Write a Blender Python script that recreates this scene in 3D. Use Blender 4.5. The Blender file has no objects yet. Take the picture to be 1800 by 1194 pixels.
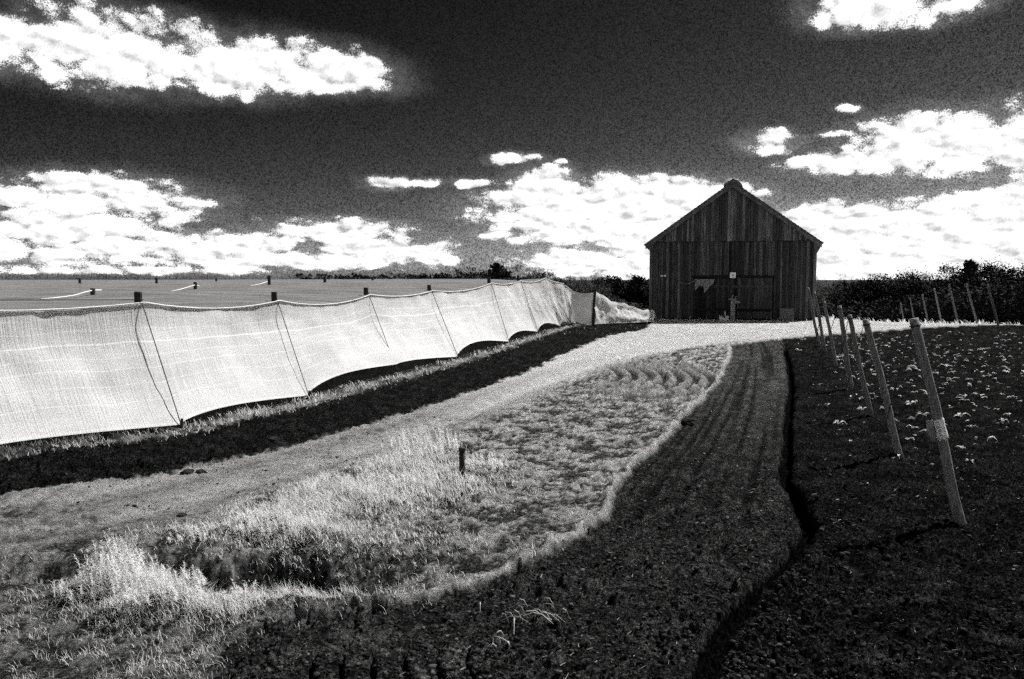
import bpy, math, random
import numpy as np
from mathutils import Vector, Matrix

# ------------------------------------------------------------------ camera, sky, sun, exposure
scene = bpy.context.scene
COL = scene.collection
CAM_H = 2.4
FPX = 1400.0            # focal length in photograph pixels (1800 wide) = 28 mm
PITCH = math.atan((597 - 491) / FPX)
cam_data = bpy.data.cameras.new('camera')
cam_data.lens = 28.0
cam_data.sensor_width = 36.0
cam_data.clip_start = 0.05
cam_data.clip_end = 12000
cam = bpy.data.objects.new('camera', cam_data)
cam.location = (0, 0, CAM_H)
cam.rotation_euler = (math.pi / 2 - PITCH, 0, 0)
COL.objects.link(cam)
scene.camera = cam

SUN_AZ = math.radians(48)      # clockwise from +Y (the view direction), i.e. to the right
SUN_EL = math.radians(51)
sun_vec = Vector((math.sin(SUN_AZ) * math.cos(SUN_EL), math.cos(SUN_AZ) * math.cos(SUN_EL), math.sin(SUN_EL)))
sd_ = bpy.data.lights.new('sun', 'SUN')
sd_.energy = 4.6
sd_.angle = math.radians(0.5)
sd_.color = (1.0, 0.985, 0.965)
sun = bpy.data.objects.new('sun', sd_)
sun.rotation_euler = (-sun_vec).to_track_quat('-Z', 'Y').to_euler()
sun.location = (20, 20, 40)
COL.objects.link(sun)

scene.view_settings.view_transform = 'Standard'
scene.view_settings.look = 'None'
scene.view_settings.gamma = 1.0
scene.view_settings.use_curve_mapping = False
scene.view_settings.exposure = 0.7
scene.render.engine = 'CYCLES'
scene.cycles.max_bounces = 4
scene.cycles.diffuse_bounces = 2
scene.cycles.use_denoising = False
scene.cycles.use_adaptive_sampling = True
scene.cycles.adaptive_threshold = 0.06
scene.cycles.adaptive_min_samples = 16
scene.cycles.transparent_max_bounces = 10
scene.cycles.caustics_reflective = False
scene.cycles.caustics_refractive = False


def px_dir(px, py):
    a, b = (px - 900) / FPX, -(py - 597) / FPX
    cp, sp = math.cos(PITCH), math.sin(PITCH)
    return Vector((a, cp + b * sp, -sp + b * cp))


def G(px, py, z=0.0):
    """ground point (height z) seen in that direction"""
    d = px_dir(px, py)
    t = (z - CAM_H) / d.z
    return Vector((d.x * t, d.y * t, z))


def P(px, py, Y):
    """point at distance Y in front"""
    d = px_dir(px, py)
    t = Y / d.y
    return Vector((d.x * t, Y, CAM_H + d.z * t))


# ---- sky: physical sky as a deep red / infrared film sees it, with procedural cumulus
CLOUDS = [  # photo-derived centre x,y, half width, reach up, reach down, weight
    (40, 85, 130, 42, 34, 1), (210, 92, 150, 56, 52, 1), (400, 122, 170, 52, 40, 1), (545, 135, 130, 44, 28, 1), (640, 126, 42, 22, 16, .9),
    (120, 125, 90, 14, 14, .55),
    (30, 350, 60, 26, 18, .9), (170, 350, 150, 36, 40, 1), (290, 350, 90, 12, 14, .5), (90, 405, 170, 30, 28, 1), (300, 432, 210, 30, 26, 1), (40, 450, 170, 26, 26, .75), (470, 456, 190, 22, 20, .9),
    (590, 408, 115, 22, 22, 1), (640, 445, 100, 25, 24, 1), (772, 450, 42, 24, 20, .95), (190, 475, 240, 10, 10, .5),
    (685, 319, 42, 13, 13, .8), (745, 320, 40, 10, 9, .6), (828, 320, 28, 12, 11, .75), (905, 281, 46, 9, 8, .85), (985, 285, 18, 6, 5, .5),
    (965, 322, 75, 26, 24, 1), (1070, 365, 190, 44, 46, 1.5), (1190, 352, 110, 32, 60, 1.5), (1000, 412, 150, 20, 26, .75), (1040, 460, 140, 26, 30, 1), (1210, 450, 130, 60, 50, 1.9),
    (860, 415, 24, 10, 9, .6),
    (1535, 14, 95, 40, 28, 1), (1660, 12, 70, 26, 24, .7), (1355, 252, 48, 20, 17, .95), (1490, 284, 85, 16, 22, .9), (1630, 252, 110, 44, 44, 1.05), (1760, 248, 130, 48, 46, 1.1),
    (1495, 192, 24, 8, 8, .4), (1470, 238, 40, 8, 8, .45), (1670, 345, 90, 9, 8, .45),
    (1480, 430, 120, 44, 70, 2.5), (1620, 430, 200, 36, 80, 2.5), (1770, 400, 140, 40, 70, 2.5), (1600, 490, 280, 40, 40, 2.4),
]


def build_world():
    w = bpy.data.worlds.new('World')
    scene.world = w
    w.use_nodes = True
    nt = w.node_tree
    for n in list(nt.nodes):
        nt.nodes.remove(n)
    N, L = nt.nodes.new, nt.links.new

    def inp(sock, v):
        if isinstance(v, (int, float)):
            sock.default_value = v
        elif isinstance(v, (tuple, list)):
            sock.default_value = v
        else:
            L(v, sock)

    def m(op, a, b=None, c=None, clamp=False):
        n = N('ShaderNodeMath')
        n.operation = op
        n.use_clamp = clamp
        inp(n.inputs[0], a)
        if b is not None:
            inp(n.inputs[1], b)
        if c is not None:
            inp(n.inputs[2], c)
        return n.outputs[0]

    def vm(op, a, b):
        n = N('ShaderNodeVectorMath')
        n.operation = op
        inp(n.inputs[0], a)
        inp(n.inputs[1], b)
        return n.outputs[0]

    def noise(vec, scale, detail, rough, lac=2.0):
        n = N('ShaderNodeTexNoise')
        L(vec, n.inputs['Vector'])
        n.inputs['Scale'].default_value = scale
        n.inputs['Detail'].default_value = detail
        n.inputs['Roughness'].default_value = rough
        n.inputs['Lacunarity'].default_value = lac
        return n.outputs[0]

    def sstep(v, a, b, lo=0.0, hi=1.0):
        n = N('ShaderNodeMapRange')
        n.interpolation_type = 'SMOOTHSTEP'
        L(v, n.inputs[0])
        for i, q in enumerate((a, b, lo, hi)):
            n.inputs[i + 1].default_value = q
        return n.outputs[0]

    tc = N('ShaderNodeTexCoord')
    D = tc.outputs['Generated']
    sep = N('ShaderNodeSeparateXYZ')
    L(D, sep.inputs[0])
    az = m('ARCTAN2', sep.outputs[0], sep.outputs[1])
    el = m('ARCSINE', sep.outputs[2])
    cx = N('ShaderNodeCombineXYZ')
    L(az, cx.inputs[0]); L(el, cx.inputs[1])
    A0 = cx.outputs[0]
    # wobble so that the outlines billow
    wn = N('ShaderNodeTexNoise')
    st = vm('MULTIPLY', A0, (1.0, 1.7, 1.0))
    L(st, wn.inputs['Vector'])
    wn.inputs['Scale'].default_value = 14
    wn.inputs['Detail'].default_value = 6
    wn.inputs['Roughness'].default_value = 0.6
    off = vm('MULTIPLY', vm('SUBTRACT', wn.outputs['Color'], (0.5, 0.5, 0.5)), (0.05, 0.026, 0))
    A = vm('ADD', A0, off)
    mm = None
    for (x, y, hw, up, dn, wt) in CLOUDS:
        d = px_dir(x, y).normalized()
        a0, e0 = math.atan2(d.x, d.y), math.asin(d.z)
        c = vm('SUBTRACT', A, (a0, e0, 0))
        s = N('ShaderNodeSeparateXYZ')
        L(c, s.inputs[0])
        yy = m('MAXIMUM', m('MULTIPLY', s.outputs[1], FPX / up), m('MULTIPLY', s.outputs[1], -FPX / dn))
        xx = m('MULTIPLY', s.outputs[0], FPX / hw)
        q = m('MULTIPLY_ADD', yy, yy, m('MULTIPLY', xx, xx))
        v = m('MULTIPLY_ADD', q, -1.0, wt)
        if mm is None:
            mm = v
        else:
            n = N('ShaderNodeMath'); n.operation = 'SMOOTH_MAX'
            L(mm, n.inputs[0]); L(v, n.inputs[1]); n.inputs[2].default_value = 0.25
            mm = n.outputs[0]
    mm = m('MAXIMUM', mm, -6.0)
    # the same broken cumulus carries on all round, outside the frame
    far = noise(vm('MULTIPLY', A, (1.0, 2.4, 1.0)), 4.2, 5, 0.55)
    low = sstep(el, 0.0, 0.5, 0.35, -0.6)
    gen = m('ADD', m('MULTIPLY', m('SUBTRACT', far, 0.52), 9.0), low)
    gen = m('MINIMUM', gen, 1.1)
    side = m('MAXIMUM', sstep(m('ABSOLUTE', az), 0.60, 0.72), sstep(el, 0.36, 0.46))
    mm = m('ADD', m('MULTIPLY', mm, m('SUBTRACT', 1.0, side)), m('MULTIPLY', gen, side))
    # billows: flattened towards the horizon as a cloud deck is
    elw = m('MULTIPLY', m('LOGARITHM', m('ADD', m('MAXIMUM', el, 0.0), 0.30), math.e), 0.80)
    cb = N('ShaderNodeCombineXYZ')
    L(az, cb.inputs[0]); L(elw, cb.inputs[1])
    st2 = cb.outputs[0]
    f1 = noise(st2, 19, 8, 0.6)
    def puffs(vec):
        v = N('ShaderNodeTexVoronoi')
        v.voronoi_dimensions = '2D'
        v.feature = 'F1'
        v.normalize = True
        L(vec, v.inputs['Vector'])
        v.inputs['Scale'].default_value = 24
        v.inputs['Detail'].default_value = 2
        v.inputs['Roughness'].default_value = 0.55
        return v.outputs['Distance']
    wob = vm('ADD', st2, vm('MULTIPLY', vm('SUBTRACT', wn.outputs['Color'], (0.5, 0.5, 0.5)), (0.03, 0.03, 0)))
    p1 = puffs(wob)
    p2 = puffs(vm('ADD', wob, (0.006, 0.010, 0.0)))
    dens_in = m('ADD', mm, m('MULTIPLY', m('SUBTRACT', f1, 0.5), 2.6))
    dens_in = m('ADD', dens_in, m('MULTIPLY', m('SUBTRACT', 0.36, p1), 3.2))
    grain = N('ShaderNodeTexWhiteNoise'); grain.noise_dimensions = '3D'
    L(vm('SNAP', D, (0.0009, 0.0009, 0.0009)), grain.inputs['Vector'])
    g0 = m('SUBTRACT', grain.outputs[0], 0.5)
    dd = m('ADD', dens_in, m('MULTIPLY', g0, 0.45))
    d1 = sstep(dd, 0.0, 0.55)
    d2 = sstep(m('ADD', mm, m('MULTIPLY', g0, 0.5)), -2.6, 0.9)
    dens = m('ADD', m('MULTIPLY', d1, 0.84), m('MULTIPLY', m('MULTIPLY', d2, d2), 0.16))
    shade = m('MULTIPLY_ADD', m('SUBTRACT', p2, p1), 2.0, 0.98)
    shade = m('MULTIPLY', shade, sstep(dens_in, 0.1, 0.9, 0.78, 1.0))
    shade = m('MULTIPLY', shade, m('MULTIPLY_ADD', g0, 0.35, 1.0))
    shade = m('MINIMUM', m('MAXIMUM', shade, 0.3), 1.15)
    # clear sky
    sky = N('ShaderNodeTexSky')
    sky.sky_type = 'NISHITA'
    sky.sun_disc = False
    sky.sun_elevation = SUN_EL
    sky.sun_rotation = SUN_AZ
    sky.air_density = 1.0
    sky.dust_density = 0.55
    sky.ozone_density = 2.0
    sr = N('ShaderNodeSeparateColor')
    L(sky.outputs[0], sr.inputs[0])
    red = sr.outputs[0]
    clear = m('MULTIPLY', m('POWER', red, 2.9), 0.0064)
    clear = m('MULTIPLY', clear, m('MULTIPLY_ADD', g0, 1.6, 1.0))
    val = m('ADD', m('MULTIPLY', clear, m('SUBTRACT', 1.0, dens)), m('MULTIPLY', m('MULTIPLY', shade, 7.2), dens))
    cc = N('ShaderNodeCombineColor')
    for i in range(3):
        L(val, cc.inputs[i])
    bg = N('ShaderNodeBackground')
    L(cc.outputs[0], bg.inputs[0])
    bg.inputs[1].default_value = 0.1
    out = N('ShaderNodeOutputWorld')
    L(bg.outputs[0], out.inputs[0])


build_world()

# ------------------------------------------------------------------ helpers
rng = np.random.default_rng(7)
random.seed(7)


def link(o):
    COL.objects.link(o)
    return o


def mesh_arrays(name, verts, tris=None, quads=None, mat=None, smooth=False, attrs=None, uv=None):
    me = bpy.data.meshes.new(name)
    verts = np.asarray(verts, np.float32).reshape(-1, 3)
    me.vertices.add(len(verts))
    me.vertices.foreach_set('co', verts.ravel())
    nt = 0 if tris is None else len(tris)
    nq = 0 if quads is None else len(quads)
    loops = []
    if nt:
        loops.append(np.asarray(tris, np.int32).ravel())
    if nq:
        loops.append(np.asarray(quads, np.int32).ravel())
    loops = np.concatenate(loops)
    me.loops.add(len(loops))
    me.loops.foreach_set('vertex_index', loops)
    me.polygons.add(nt + nq)
    starts = np.concatenate([np.arange(nt) * 3, nt * 3 + np.arange(nq) * 4]).astype(np.int32)
    me.polygons.foreach_set('loop_start', starts)
    me.update(calc_edges=True)
    if smooth:
        me.polygons.foreach_set('use_smooth', np.ones(nt + nq, bool))
    if attrs:
        for k, v in attrs.items():
            a = me.attributes.new(k, 'FLOAT', 'POINT')
            a.data.foreach_set('value', np.asarray(v, np.float32))
    if uv is not None:
        ul = me.uv_layers.new(name='uv')
        ul.data.foreach_set('uv', np.asarray(uv, np.float32)[loops].ravel())
    if mat:
        me.materials.append(mat)
    me.validate()
    return me


def obj(name, me, parent=None, loc=None, rot=None):
    o = bpy.data.objects.new(name, me)
    link(o)
    if parent:
        o.parent = parent
    if loc is not None:
        o.location = loc
    if rot is not None:
        o.rotation_euler = rot
    return o


def tag(o, label=None, cat=None, group=None, kind=None):
    if label:
        o['label'] = label
    if cat:
        o['category'] = cat
    if group:
        o['group'] = group
    if kind:
        o['kind'] = kind
    return o


def empty(name, loc, rz=0.0, label=None, cat=None, group=None):
    o = bpy.data.objects.new(name, None)
    o.empty_display_size = 0.2
    link(o)
    o.location = loc
    o.rotation_euler = (0, 0, rz)
    return tag(o, label, cat, group)


class MB:
    """collects simple shapes into one mesh"""

    def __init__(self):
        self.v, self.f = [], []

    def add(self, vs, fs):
        n = len(self.v)
        self.v += [tuple(p) for p in vs]
        self.f += [tuple(i + n for i in f) for f in fs]

    def box(self, x0, x1, y0, y1, z0, z1, M=None):
        vs = [(x0, y0, z0), (x1, y0, z0), (x1, y1, z0), (x0, y1, z0), (x0, y0, z1), (x1, y0, z1), (x1, y1, z1), (x0, y1, z1)]
        if M is not None:
            vs = [M @ Vector(p) for p in vs]
        self.add(vs, [(0, 3, 2, 1), (4, 5, 6, 7), (0, 1, 5, 4), (1, 2, 6, 5), (2, 3, 7, 6), (3, 0, 4, 7)])

    def tube(self, pts, radii, n=8, cap=True, wob=0.0):
        pts = [Vector(p) for p in pts]
        if isinstance(radii, (int, float)):
            radii = [radii] * len(pts)
        base = len(self.v)
        ref = None
        for i, p in enumerate(pts):
            t = (pts[min(i + 1, len(pts) - 1)] - pts[max(i - 1, 0)]).normalized()
            if ref is None:
                ref = Vector((1, 0, 0)) if abs(t.x) < 0.8 else Vector((0, 1, 0))
            a = (ref - t * ref.dot(t)).normalized()
            b = t.cross(a)
            ref = a
            for k in range(n):
                th = 2 * math.pi * k / n
                r = radii[i] * (1 + wob * random.uniform(-1, 1))
                self.v.append(tuple(p + a * (math.cos(th) * r) + b * (math.sin(th) * r)))
        for i in range(len(pts) - 1):
            for k in range(n):
                k2 = (k + 1) % n
                self.f.append((base + i * n + k, base + i * n + k2, base + (i + 1) * n + k2, base + (i + 1) * n + k))
        if cap:
            self.f.append(tuple(base + k for k in range(n))[::-1])
            e = base + (len(pts) - 1) * n
            self.f.append(tuple(e + k for k in range(n)))

    def mesh(self, name, mat, smooth=False):
        me = bpy.data.meshes.new(name)
        me.from_pydata(self.v, [], self.f)
        if smooth:
            for p in me.polygons:
                p.use_smooth = True
        if mat:
            me.materials.append(mat)
        me.update()
        return me

    def build(self, name, mat, parent=None, smooth=False, loc=None, rot=None):
        return obj(name, self.mesh(name, mat, smooth), parent, loc, rot)


# numpy gradient noise
def _hash(ix, iy, seed):
    h = (ix.astype(np.int64) * 374761393 + iy.astype(np.int64) * 668265263 + seed * 1274126177) & 0xFFFFFFFF
    h = ((h ^ (h >> 13)) * 1274126177) & 0xFFFFFFFF
    return (h ^ (h >> 16)) & 0xFFFFFFFF


def gnoise(x, y, seed=0):
    x0, y0 = np.floor(x), np.floor(y)
    fx, fy = x - x0, y - y0
    ux, uy = fx * fx * fx * (fx * (fx * 6 - 15) + 10), fy * fy * fy * (fy * (fy * 6 - 15) + 10)
    r = 0
    for dx in (0, 1):
        for dy in (0, 1):
            a = _hash(x0 + dx, y0 + dy, seed) * (2 * math.pi / 4294967296.0)
            g = np.cos(a) * (fx - dx) + np.sin(a) * (fy - dy)
            r = r + g * (ux if dx else 1 - ux) * (uy if dy else 1 - uy)
    return r * 1.5


def fbm(x, y, octv=4, seed=0, gain=0.5, ridged=False):
    s, a, t = 0, 1.0, 0
    for i in range(octv):
        n = gnoise(x * 2 ** i, y * 2 ** i, seed + i * 17)
        s = s + a * ((1 - 2 * np.abs(n)) if ridged else n)
        t += a
        a *= gain
    return s / t


def S(a, b, x):
    t = np.clip((x - a) / (b - a), 0, 1)
    return t * t * (3 - 2 * t)


def polydist(X, Y, pts):
    """signed distance (positive = right of the line walked in order) and arc length"""
    pts = np.asarray([(p[0], p[1]) for p in pts], float)
    best = np.full(X.shape, 1e9)
    sgn = np.ones(X.shape)
    arc = np.zeros(X.shape)
    acc = 0.0
    n = len(pts) - 1
    for i in range(n):
        a, b = pts[i], pts[i + 1]
        d = b - a
        l = np.hypot(*d)
        d = d / l
        rx, ry = X - a[0], Y - a[1]
        t = rx * d[0] + ry * d[1]
        lo = -1e6 if i == 0 else 0.0
        hi = 1e6 if i == n - 1 else l
        tc = np.clip(t, lo, hi)
        qx, qy = rx - tc * d[0], ry - tc * d[1]
        dist = np.hypot(qx, qy)
        cr = rx * d[1] - ry * d[0]
        up = dist < best - 1e-9
        best = np.where(up, dist, best)
        sgn = np.where(up, np.where(cr >= 0, 1.0, -1.0), sgn)
        arc = np.where(up, acc + tc, arc)
        acc += l
    return best * sgn, arc


def smooth_poly(pts, n=6):
    """Catmull-Rom"""
    pts = [Vector((p[0], p[1])) for p in pts]
    out = []
    for i in range(len(pts) - 1):
        p0, p1, p2, p3 = pts[max(i - 1, 0)], pts[i], pts[i + 1], pts[min(i + 2, len(pts) - 1)]
        for k in range(n):
            t = k / n
            out.append(0.5 * ((2 * p1) + (p2 - p0) * t + (2 * p0 - 5 * p1 + 4 * p2 - p3) * t * t + (3 * p1 - p0 - 3 * p2 + p3) * t ** 3))
    out.append(pts[-1])
    return out


# ------------------------------------------------------------------ materials (all grey: the place as the film saw it)
def new_mat(name):
    m = bpy.data.materials.new(name)
    m.use_nodes = True
    nt = m.node_tree
    for n in list(nt.nodes):
        nt.nodes.remove(n)
    out = nt.nodes.new('ShaderNodeOutputMaterial')
    return m, nt, out


class NT:
    def __init__(self, nt):
        self.nt = nt

    def n(self, t, **kw):
        x = self.nt.nodes.new(t)
        for k, v in kw.items():
            setattr(x, k, v)
        return x

    def l(self, a, b):
        self.nt.links.new(a, b)

    def s(self, sock, v):
        if hasattr(v, 'is_output'):
            self.l(v, sock)
        else:
            sock.default_value = v

    def math(self, op, a, b=None, c=None, clamp=False):
        x = self.n('ShaderNodeMath', operation=op, use_clamp=clamp)
        for i, v in enumerate((a, b, c)):
            if v is not None:
                self.s(x.inputs[i], v)
        return x.outputs[0]

    def noise(self, vec, scale, detail=4, rough=0.55):
        x = self.n('ShaderNodeTexNoise')
        if vec is not None:
            self.l(vec, x.inputs['Vector'])
        x.inputs['Scale'].default_value = scale
        x.inputs['Detail'].default_value = detail
        x.inputs['Roughness'].default_value = rough
        return x.outputs[0]

    def rng(self, v, a, b, lo, hi, smooth=False):
        x = self.n('ShaderNodeMapRange')
        if smooth:
            x.interpolation_type = 'SMOOTHSTEP'
        self.s(x.inputs[0], v)
        for i, q in enumerate((a, b, lo, hi)):
            x.inputs[i + 1].default_value = q
        return x.outputs[0]

    def grey(self, v):
        x = self.n('ShaderNodeCombineColor')
        for i in range(3):
            self.s(x.inputs[i], v)
        return x.outputs[0]

    def scaled(self, vec, s):
        x = self.n('ShaderNodeVectorMath', operation='MULTIPLY')
        self.l(vec, x.inputs[0])
        x.inputs[1].default_value = s
        return x.outputs[0]

    def bump(self, h, strength, dist):
        x = self.n('ShaderNodeBump')
        x.inputs['Strength'].default_value = strength
        x.inputs['Distance'].default_value = dist
        self.l(h, x.inputs['Height'])
        return x.outputs[0]

    def diffuse(self, col, rough=1.0, normal=None, spec=0.15):
        x = self.n('ShaderNodeBsdfPrincipled')
        self.s(x.inputs['Base Color'], col)
        self.s(x.inputs['Roughness'], rough)
        x.inputs['Specular IOR Level'].default_value = spec
        if normal is not None:
            self.l(normal, x.inputs['Normal'])
        return x.outputs[0]


def mat_ground():
    m, nt, out = new_mat('soil_and_sand')
    t = NT(nt)
    tc = t.n('ShaderNodeTexCoord')
    co = tc.outputs['Object']
    at = t.n('ShaderNodeAttribute', attribute_name='alb')
    n1 = t.noise(co, 9, 6, 0.65)
    n2 = t.noise(co, 60, 5, 0.7)
    n3 = t.noise(co, 240, 2, 0.6)
    f = t.math('MULTIPLY', t.rng(n1, 0.3, 0.7, 0.7, 1.3), t.rng(n2, 0.3, 0.72, 0.35, 1.75))
    f = t.math('MULTIPLY', f, t.rng(n3, 0.3, 0.75, 0.4, 1.9))
    v = t.math('MULTIPLY', at.outputs['Fac'], f)
    # dry pale crumbs lying on dark moist soil
    n4 = t.noise(co, 34, 5, 0.78)
    fleck = t.rng(n4, 0.48, 0.74, 0.28, 4.2)
    dark = t.rng(at.outputs['Fac'], 0.03, 0.14, 1.0, 0.0)
    fl2 = t.math('ADD', t.math('MULTIPLY', fleck, dark), t.math('MULTIPLY', t.rng(n4, 0.3, 0.7, 0.72, 1.25), t.math('SUBTRACT', 1.0, dark)))
    v = t.math('MULTIPLY', v, fl2)
    h = t.math('ADD', t.math('MULTIPLY', n2, 0.7), t.math('MULTIPLY', n3, 0.3))
    nb = t.bump(h, 1.0, 0.06)
    t.l(t.diffuse(t.grey(v), 1.0, nb, 0.0), out.inputs[0])
    return m


def mat_simple(name, val, var=0.35, scale=20, rough=0.9, bump=0.3, bdist=0.01, stretch=(1, 1, 1), spec=0.2, obj_random=0.0, translucent=0.0):
    m, nt, out = new_mat(name)
    t = NT(nt)
    tc = t.n('ShaderNodeTexCoord')
    co = t.scaled(tc.outputs['Object'], stretch)
    n1 = t.noise(co, scale, 6, 0.65)
    v = t.math('MULTIPLY', t.rng(n1, 0.25, 0.75, 1 - var, 1 + var), val)
    if obj_random:
        oi = t.n('ShaderNodeObjectInfo')
        v = t.math('MULTIPLY', v, t.rng(oi.outputs['Random'], 0, 1, 1 - obj_random, 1 + obj_random))
    nb = t.bump(n1, bump, bdist) if bump else None
    sh = t.diffuse(t.grey(v), rough, nb, spec)
    if translucent:
        tr = t.n('ShaderNodeBsdfTranslucent')
        t.l(t.grey(v), tr.inputs[0])
        mx = t.n('ShaderNodeMixShader')
        mx.inputs[0].default_value = translucent
        t.l(sh, mx.inputs[1]); t.l(tr.outputs[0], mx.inputs[2])
        sh = mx.outputs[0]
    t.l(sh, out.inputs[0])
    return m


def mat_board(name, val, randomness=0.55):
    """weathered vertical board: streaks along z, every board its own tone"""
    m, nt, out = new_mat(name)
    t = NT(nt)
    tc = t.n('ShaderNodeTexCoord')
    oi = t.n('ShaderNodeObjectInfo')
    add = t.n('ShaderNodeVectorMath', operation='ADD')
    t.l(tc.outputs['Object'], add.inputs[0])
    mul = t.n('ShaderNodeVectorMath', operation='SCALE')
    mul.inputs[0].default_value = (37, 11, 5)
    t.l(oi.outputs['Random'], mul.inputs['Scale'])
    t.l(mul.outputs[0], add.inputs[1])
    co = add.outputs[0]
    streak = t.noise(t.scaled(co, (26, 26, 0.9)), 1.0, 5, 0.65)
    blot = t.noise(t.scaled(co, (3, 3, 0.8)), 1.0, 4, 0.6)
    v = t.math('MULTIPLY', t.rng(streak, 0.3, 0.7, 0.4, 1.6), t.rng(blot, 0.3, 0.7, 0.55, 1.4))
    rr = t.math('POWER', oi.outputs['Random'], 1.6)
    v = t.math('MULTIPLY', v, t.rng(rr, 0, 1, 1 - randomness, 1 + randomness * 1.9))
    v = t.math('MULTIPLY', v, val)
    nb = t.bump(streak, 0.6, 0.01)
    t.l(t.diffuse(t.grey(v), 0.85, nb, 0.2), out.inputs[0])
    return m


def mat_cloth(name, val, see_through, seams=True):
    m, nt, out = new_mat(name)
    t = NT(nt)
    uv = t.n('ShaderNodeUVMap', uv_map='uv')
    sp = t.n('ShaderNodeSeparateXYZ')
    t.l(uv.outputs[0], sp.inputs[0])
    u, v = sp.outputs[0], sp.outputs[1]
    big = t.noise(t.scaled(uv.outputs[0], (0.6, 2.0, 1)), 1.0, 5, 0.6)
    weave = t.noise(t.scaled(uv.outputs[0], (90, 90, 1)), 1.0, 3, 0.75)
    fold = t.noise(t.scaled(uv.outputs[0], (34, 2.2, 1)), 1.0, 3, 0.6)
    alb = t.math('MULTIPLY', t.rng(big, 0.3, 0.7, 0.84, 1.10) if seams else t.rng(big, 0.3, 0.7, 0.62, 1.4), val)
    alb = t.math('MULTIPLY', alb, t.rng(weave, 0.3, 0.7, 0.7, 1.25))
    alb = t.math('MULTIPLY', alb, t.rng(fold, 0.3, 0.7, 0.88, 1.08))
    see = t.rng(weave, 0.35, 0.65, see_through * 1.8, see_through * 0.2)
    if seams:
        wob = t.math('MULTIPLY', t.math('SUBTRACT', t.noise(t.scaled(uv.outputs[0], (0.55, 0.8, 1)), 1.0, 3, 0.5), 0.5), 0.16)
        vv = t.math('ADD', v, wob)
        acc = None
        for pos, wdt, amt in ((0.09, .003, .5), (0.20, .0035, .55), (0.315, .006, 1.0), (0.43, .0035, .55), (0.53, .004, .6), (0.66, .0035, .5), (0.80, .004, .5), (0.985, .008, .35)):
            dd = t.math('ABSOLUTE', t.math('SUBTRACT', vv if pos < .95 else v, pos))
            ln = t.math('MULTIPLY', t.rng(dd, wdt * 0.5, wdt * 1.6, 1, 0, True), amt)
            acc = ln if acc is None else t.math('MAXIMUM', acc, ln)
        alb = t.math('ADD', alb, t.math('MULTIPLY', acc, t.math('SUBTRACT', 0.97, alb)))
        see = t.math('MULTIPLY', see, t.math('SUBTRACT', 1.0, acc))
    col = t.grey(t.math('MINIMUM', alb, 0.95))
    nb = t.bump(t.math('ADD', fold, t.math('MULTIPLY', big, 2.0)), 0.5, 0.03)
    d = t.n('ShaderNodeBsdfDiffuse')
    t.l(col, d.inputs[0]); t.l(nb, d.inputs['Normal'])
    tr = t.n('ShaderNodeBsdfTranslucent')
    t.l(col, tr.inputs[0])
    mx = t.n('ShaderNodeMixShader')
    mx.inputs[0].default_value = 0.3
    t.l(d.outputs[0], mx.inputs[1]); t.l(tr.outputs[0], mx.inputs[2])
    tp = t.n('ShaderNodeBsdfTransparent')
    m2 = t.n('ShaderNodeMixShader')
    t.s(m2.inputs[0], see)
    t.l(mx.outputs[0], m2.inputs[1]); t.l(tp.outputs[0], m2.inputs[2])
    t.l(m2.outputs[0], out.inputs[0])
    return m


def mat_clod():
    m, nt, out = new_mat('crumbled_soil')
    t = NT(nt)
    at = t.n('ShaderNodeAttribute', attribute_name='tone')
    n1 = t.noise(t.n('ShaderNodeTexCoord').outputs['Object'], 90, 4, 0.65)
    v = t.math('MULTIPLY', at.outputs['Fac'], t.rng(n1, 0.3, 0.7, 0.5, 1.6))
    t.l(t.diffuse(t.grey(v), 1.0, t.bump(n1, 0.8, 0.02), 0.0), out.inputs[0])
    return m


M_ground = mat_ground()
M_crumb = mat_clod()
M_grass = mat_simple('infrared_pale_grass', 0.74, 0.3, 3, 0.8, 0, translucent=0.5)
M_weed = mat_simple('infrared_pale_weed', 0.85, 0.15, 6, 0.8, 0, translucent=0.5)
M_leaf = mat_simple('seedling_leaf', 0.62, 0.35, 9, 0.6, 0.2, obj_random=0.3, translucent=0.25)
M_clod = mat_simple('dark_soil_clod', 0.020, 0.9, 9, 1.0, 0.5, 0.02, spec=0.08)
M_straw = mat_simple('bleached_straw', 0.34, 0.5, 12, 0.8, 0)
M_pole = mat_simple('weathered_pole', 0.15, 0.8, 9, 0.75, 0.6, 0.015, stretch=(6, 6, 0.8), spec=0.3, obj_random=0.25)
M_post = mat_simple('dark_tarred_post', 0.03, 0.4, 8, 0.85, 0.4, stretch=(5, 5, 0.8))
M_wire = mat_simple('dark_steel_wire', 0.02, 0.1, 8, 0.7, 0)
M_pipe = mat_simple('black_iron_pipe', 0.012, 0.3, 14, 0.7, 0.2, spec=0.3)
M_board = mat_board('weathered_barn_board', 0.060, 0.55)
M_gable = mat_board('weathered_gable_board', 0.085, 0.45)
M_door = mat_board('dark_door_board', 0.03, 0.8)
M_dark = mat_simple('barn_interior_dark', 0.015, 0.2, 5, 1.0, 0)
M_beam = mat_board('trim_board', 0.13, 0.2)
M_roof = mat_simple('roof_shingle', 0.09, 0.4, 6, 0.9, 0.5, 0.03)
M_sign = mat_simple('white_sign_paint', 0.85, 0.04, 10, 0.6, 0)
M_ink = mat_simple('sign_ink', 0.02, 0.1, 10, 0.7, 0)
M_paper = mat_simple('torn_paper', 0.8, 0.15, 25, 0.8, 0.3, translucent=0.25)
M_tarp = mat_simple('grey_tarpaulin', 0.22, 0.35, 8, 0.7, 0.4)
M_rope = mat_simple('pale_rope', 0.7, 0.2, 30, 0.9, 0)
M_crate = mat_simple('pale_crate', 0.62, 0.3, 12, 0.8, 0.2)
M_bark = mat_simple('dark_bark', 0.03, 0.5, 9, 0.95, 0.4)
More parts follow.
